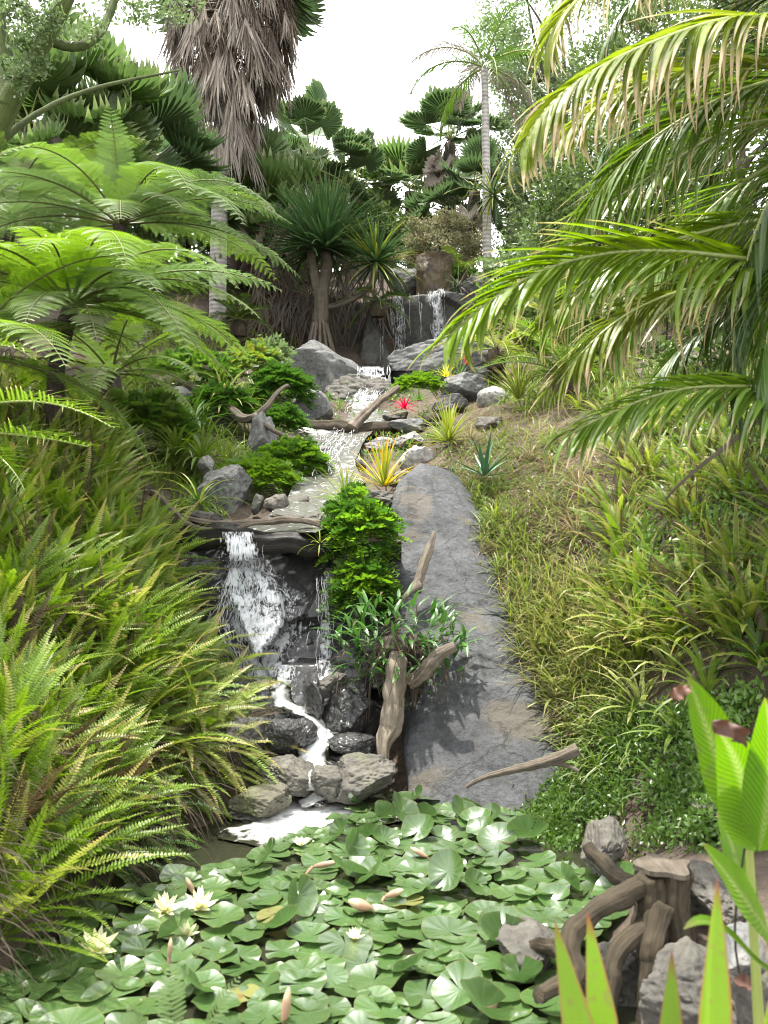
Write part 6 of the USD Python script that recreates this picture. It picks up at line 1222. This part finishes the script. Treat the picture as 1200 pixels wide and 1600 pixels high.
cover('ground_cover', [(1080, 1150), (1200, 1100), (1200, 1330), (1110, 1330)], 420, 5, 'cover_leaf', 'dim leafy cover behind the broad leaves on the right', .035, per=10, h=.15)
cover('ground_cover', [(425, 600), (640, 600), (700, 690), (640, 720), (430, 720)], 200, 9, 'cover_leaf', 'small leaved plants on the soil beside the upper stream', .045, per=9, h=.08)
# pale strappy clumps in front
for k, (px, py, n, L, W, m, lab) in enumerate([(1000, 1110, 26, .34, .024, 'strap_leaf', 'pale cream edged strappy plant on the right bank'), (930, 1140, 14, .26, .02, 'strap_leaf', 'smaller cream edged strappy plant left of the larger one'),
        (1140, 980, 26, .34, .035, 'grass_green', 'broad leaved green lily clump at the right edge'), (1050, 1050, 22, .3, .026, 'strap_leaf', 'cream edged strappy plant behind the larger one'), (1180, 1040, 20, .3, .03, 'sword_fern_dark', 'dark strappy clump at the right edge behind the broad leaves'),
        (860, 1020, 40, .3, .008, 'grass', 'fine grassy tussock on the slab rim'), (915, 925, 34, .24, .012, 'bromeliad_yellow', 'bright yellow green tussock on the upper slab rim'), (900, 840, 60, .3, .007, 'straw', 'dry grey grass tussock on the right bank'),
        (985, 780, 40, .3, .01, 'straw', 'dry straw tussock beneath the lowest palm frond'),
        (735, 690, 34, .2, .007, 'straw', 'dry straw tuft right above the dark aloe'), (830, 720, 44, .22, .008, 'straw', 'pale dry tussock in the middle of the straw slope'), (775, 815, 30, .2, .01, 'bromeliad_yellow', 'yellowish tuft on the upper right rim of the slab'),
        (860, 700, 26, .24, .014, 'grass_green', 'green strappy tuft in the middle of the straw slope'), (905, 640, 30, .28, .014, 'bromeliad_yellow', 'yellow green tuft below the stiff green cycad'), (1010, 860, 30, .32, .02, 'grass_green', 'green strappy clump among the right bank ferns'),
        (1110, 880, 30, .34, .018, 'bromeliad_yellow', 'yellow strappy clump among the right bank ferns'), (960, 1010, 34, .3, .014, 'bromeliad_yellow', 'yellow green arching tuft above the cream edged plants'), (1060, 1150, 26, .26, .024, 'grass_green', 'green lily clump beside the broad leaved plant'),
        (930, 1210, 24, .2, .014, 'grass_green', 'low green tuft in the ground cover above the pond edge'), (1040, 1240, 22, .2, .018, 'sword_fern_dark', 'dark low tuft in the ground cover behind the stump'), (905, 770, 40, .26, .006, 'straw', 'wispy dead grass tussock on the straw slope'),
        (1090, 760, 40, .3, .007, 'straw', 'wispy dead grass tussock under the bare twig'), (800, 870, 36, .22, .007, 'grass', 'fine yellow grass tuft beside the slab shoulder'),
        (1000, 1010, 30, .40, .026, 'strap_leaf', 'big bright cream edged clump above the pair of cream edged plants'), (1085, 1000, 30, .42, .022, 'bromeliad_yellow', 'big yellow green strappy clump left of the green lily clump'), (1150, 900, 30, .42, .024, 'strap_leaf', 'bright cream edged clump high by the right picture edge'),
        (1165, 985, 26, .40, .030, 'bromeliad_yellow', 'broad yellow green strappy clump by the right picture edge'), (870, 1095, 26, .28, .018, 'strap_leaf', 'cream edged tuft spilling over the lower right rim of the slab'), (850, 985, 30, .28, .012, 'bromeliad_yellow', 'yellow green tuft spilling over the middle right rim of the slab'),
        (1105, 1085, 26, .36, .028, 'grass_green', 'green strappy clump just above the broad leaved plant'), (780, 900, 30, .24, .010, 'grass_green', 'green tuft spilling over the upper right rim of the slab'), (905, 1150, 24, .26, .018, 'bromeliad_yellow', 'yellow tuft above the grey bent stick'), (820, 1260, 22, .20, .014, 'grass_green', 'green tuft at the slab foot by the pond edge'),
        (690, 655, 20, .2, .014, 'grass_green', 'small green tuft left of the pale right bank boulder'), (470, 700, 26, .2, .010, 'grass_green', 'grassy tuft between the flat slab and the herb mound'), (600, 690, 22, .18, .010, 'sword_fern_dark', 'dark grassy tuft behind the orange bromeliad'), (530, 640, 24, .2, .010, 'grass_green', 'grassy tuft left of the boulder cascade foot')]):
    p = hit(px, py); t_ = thing('strappy_plant', lab, 'plant', p); rosette(t_, p + (0, 0, -.01), n, L, W, m, 900 + k, els=(.0, 1.4), droop=(.5, 1.5), prof=strap)
# leafy epiphyte clump on the old wood by the slab
g = rng(44); c = at(625, 1010, 5.75); t = thing('leafy_clump', 'orchid like leafy clump with hanging roots growing on old driftwood', 'plant', c)
for k in range(290):
    u = nrm(g.normal(size=3) * (1.2, .8, .8) + (0, -.4, .15)); p = c + u * (.42, .26, .32) * g.uniform(.5, 1.0); az = g.uniform(0, 6.28); el = g.uniform(-.2, 1.3)
    D = nrm(np.array([math.cos(az) * math.cos(el), math.sin(az) * math.cos(el), math.sin(el)]) + u * .5); mb = MB(); blades(mb, p, D[None], g.uniform(.09, .18), g.uniform(.022, .034), g.uniform(.2, 1.0), 4, fold=.3); part('leaf', mb, 'epiphyte_leaf', t, smooth=False, local=False)
mb = MB(); k = 80; P = c + g.normal(size=(k, 3)) * (.16, .08, .10) - (0, .06, .06); az = g.uniform(0, 6.28, k)
blades(mb, P, np.c_[np.cos(az) * .4, np.sin(az) * .3 - .2, -np.ones(k)], g.uniform(.1, .28, k), .006, g.uniform(-.4, .4, k), 4, S=np.broadcast_to((1., 0, 0), (k, 3)), prof=strap); meta(part('hanging_roots', mb, 'fern_dry', t, smooth=False, local=False), kind='stuff')
mb = MB(); rock(mb, c + (0.02, .1, -.1), (.20, .14, .17), 5, 4, rough=.2); part('root_mass', mb, 'bark_dark', t, local=False)
mb = MB(); k = 110; az = g.uniform(0, 6.28, k); P = c + g.normal(size=(k, 3)) * (.16, .1, .1); blades(mb, P, np.c_[np.cos(az), np.sin(az), g.uniform(-.4, .8, k)], g.uniform(.05, .12, k), .018, g.uniform(.2, 1.2, k), 4); meta(part('withered_leaf', mb, 'fern_dry', t, smooth=False, local=False), kind='stuff')

# ------------------------------------------------------------------ foreground right
def big_leaf(t_, ctrl, W, m, name='leaf', n=16, cols=7, face=(0, -1, .3), cup=.18, wave=.05, seed=0):
    """Broad leaf along a midrib curve."""
    p = pcurve(ctrl, n); T = nrm(np.gradient(p, axis=0)); S = nrm(np.cross(T, np.broadcast_to(nrm(face), T.shape))); N = np.cross(S, T); t = np.linspace(0, 1, n)
    w = W * np.sin(PI * np.clip(t, 0, 1) ** .75) ** .75 / 2 + .001; x = np.linspace(-1, 1, cols)
    V = p[:, None] + S[:, None] * (w[:, None] * x)[..., None] + N[:, None] * ((w[:, None] * (cup * x ** 2 + wave * np.sin(t[:, None] * 14 + x * 2 + seed) * x ** 2)))[..., None]
    i, j = np.meshgrid(np.arange(n - 1), np.arange(cols - 1), indexing='ij'); uv = np.stack(np.broadcast_arrays((x / 2 + .5)[None], t[:, None]), -1).reshape(-1, 2)
    return part(name, MB().add(V.reshape(-1, 3), np.stack([i * cols + j, i * cols + j + 1, (i + 1) * cols + j + 1, (i + 1) * cols + j], -1).reshape(-1, 4), uv), m, t_, local=False)
Y = 2.3; t = thing('broad_leaf_plant', 'tall plant with broad bright green leaves at the right edge', 'plant', at(1190, 1700, 2.4))
mb = MB(); tube(mb, pcurve([(1195, 1720, 2.4), (1180, 1500, 2.38), (1172, 1350, 2.35), (1165, 1230, 2.3)], 14), np.linspace(.016, .008, 14), 8); part('stem', mb, 'rachis_green', t, local=False)
big_leaf(t, [(1160, 1290, 2.32), (1125, 1195, 2.28), (1098, 1120, 2.25), (1074, 1056, 2.24)], .135, 'canna_leaf', face=(.25, -1, .2), cup=.3, seed=1)
big_leaf(t, [(1178, 1330, 2.3), (1168, 1250, 2.25), (1150, 1190, 2.2), (1118, 1135, 2.15)], .145, 'canna_leaf', face=(-.2, -1, .25), cup=.25, seed=2)
big_leaf(t, [(1185, 1330, 2.25), (1200, 1250, 2.2), (1205, 1160, 2.15), (1195, 1090, 2.1)], .11, 'canna_leaf', face=(-.6, -1, .1), cup=.3, seed=3)
big_leaf(t, [(1210, 1480, 2.3), (1175, 1420, 2.2), (1130, 1360, 2.15), (1098, 1318, 2.12)], .14, 'canna_leaf', face=(.2, -.6, .8), cup=.1, seed=4)
big_leaf(t, [(1180, 1420, 2.4), (1160, 1380, 2.4), (1140, 1310, 2.42), (1120, 1270, 2.45)], .07, 'canna_leaf', face=(0, -1, .5), seed=5)
big_leaf(t, [(1215, 1520, 2.2), (1150, 1470, 2.15), (1090, 1440, 2.1), (1068, 1452, 2.08)], .06, 'canna_leaf', face=(0, -.3, 1), seed=6)
big_leaf(t, [(1112, 1128, 2.12), (1130, 1138, 2.12), (1155, 1150, 2.13), (1166, 1168, 2.14)], .038, 'canna_brown', 'withered_leaf', n=26, cols=9, cup=.5, wave=1.1, seed=7)
big_leaf(t, [(1048, 1090, 2.22), (1062, 1082, 2.22), (1078, 1072, 2.23)], .028, 'canna_brown', 'withered_leaf', n=22, cols=9, cup=.5, wave=1.1, seed=8)
mb = MB(); tube(mb, pcurve([(1155, 1520, 2.3), (1150, 1420, 2.3), (1165, 1320, 2.3), (1178, 1200, 2.35)], 10), .003, 5); part('dry_stalk', mb, 'bark_brown', t, local=False)
# sword shaped leaves at the bottom
Y = 1.75; t = thing('sword_leaf_plant', 'plant with stiff pointed yellow green leaves in the foreground', 'plant', at(1010, 1800, Y)); g = rng(3)
for (bx, by, tx, ty, W, dy) in [(935, 1760, 868, 1438, .062, .0), (958, 1760, 920, 1425, .064, .06), (1040, 1780, 1052, 1485, .058, .0), (1108, 1780, 1124, 1375, .066, -.06), (1180, 1790, 1215, 1520, .055, .05), (860, 1790, 800, 1650, .05, .1), (1010, 1800, 985, 1640, .05, .1), (1240, 1790, 1290, 1600, .05, 0)]:
    a, b = at(bx, by, Y + dy), at(tx, ty, Y + dy + .06); mb = MB(); D = b - a; L = np.linalg.norm(D); blades(mb, a, D[None], L, W, .04, 14, S=np.array([[1., .15, 0]]), fold=.22, prof=lambda t: np.clip(np.minimum(.85 + t * .3, (1 - t) ** .85 * 1.75), .004, 1)); part('leaf', mb, 'agave_leaf', t, local=False)
# loose brown leaf by the rocks
t = thing('fallen_leaf', 'curled brown fallen leaf lying on the rocks at the right edge', 'leaf', at(1160, 1535, 2.45)); big_leaf(t, [(1145, 1530, 2.45), (1160, 1540, 2.44), (1180, 1545, 2.44)], .04, 'canna_brown', 'blade', n=8, cup=.9, wave=.3, face=(0, -.5, 1))
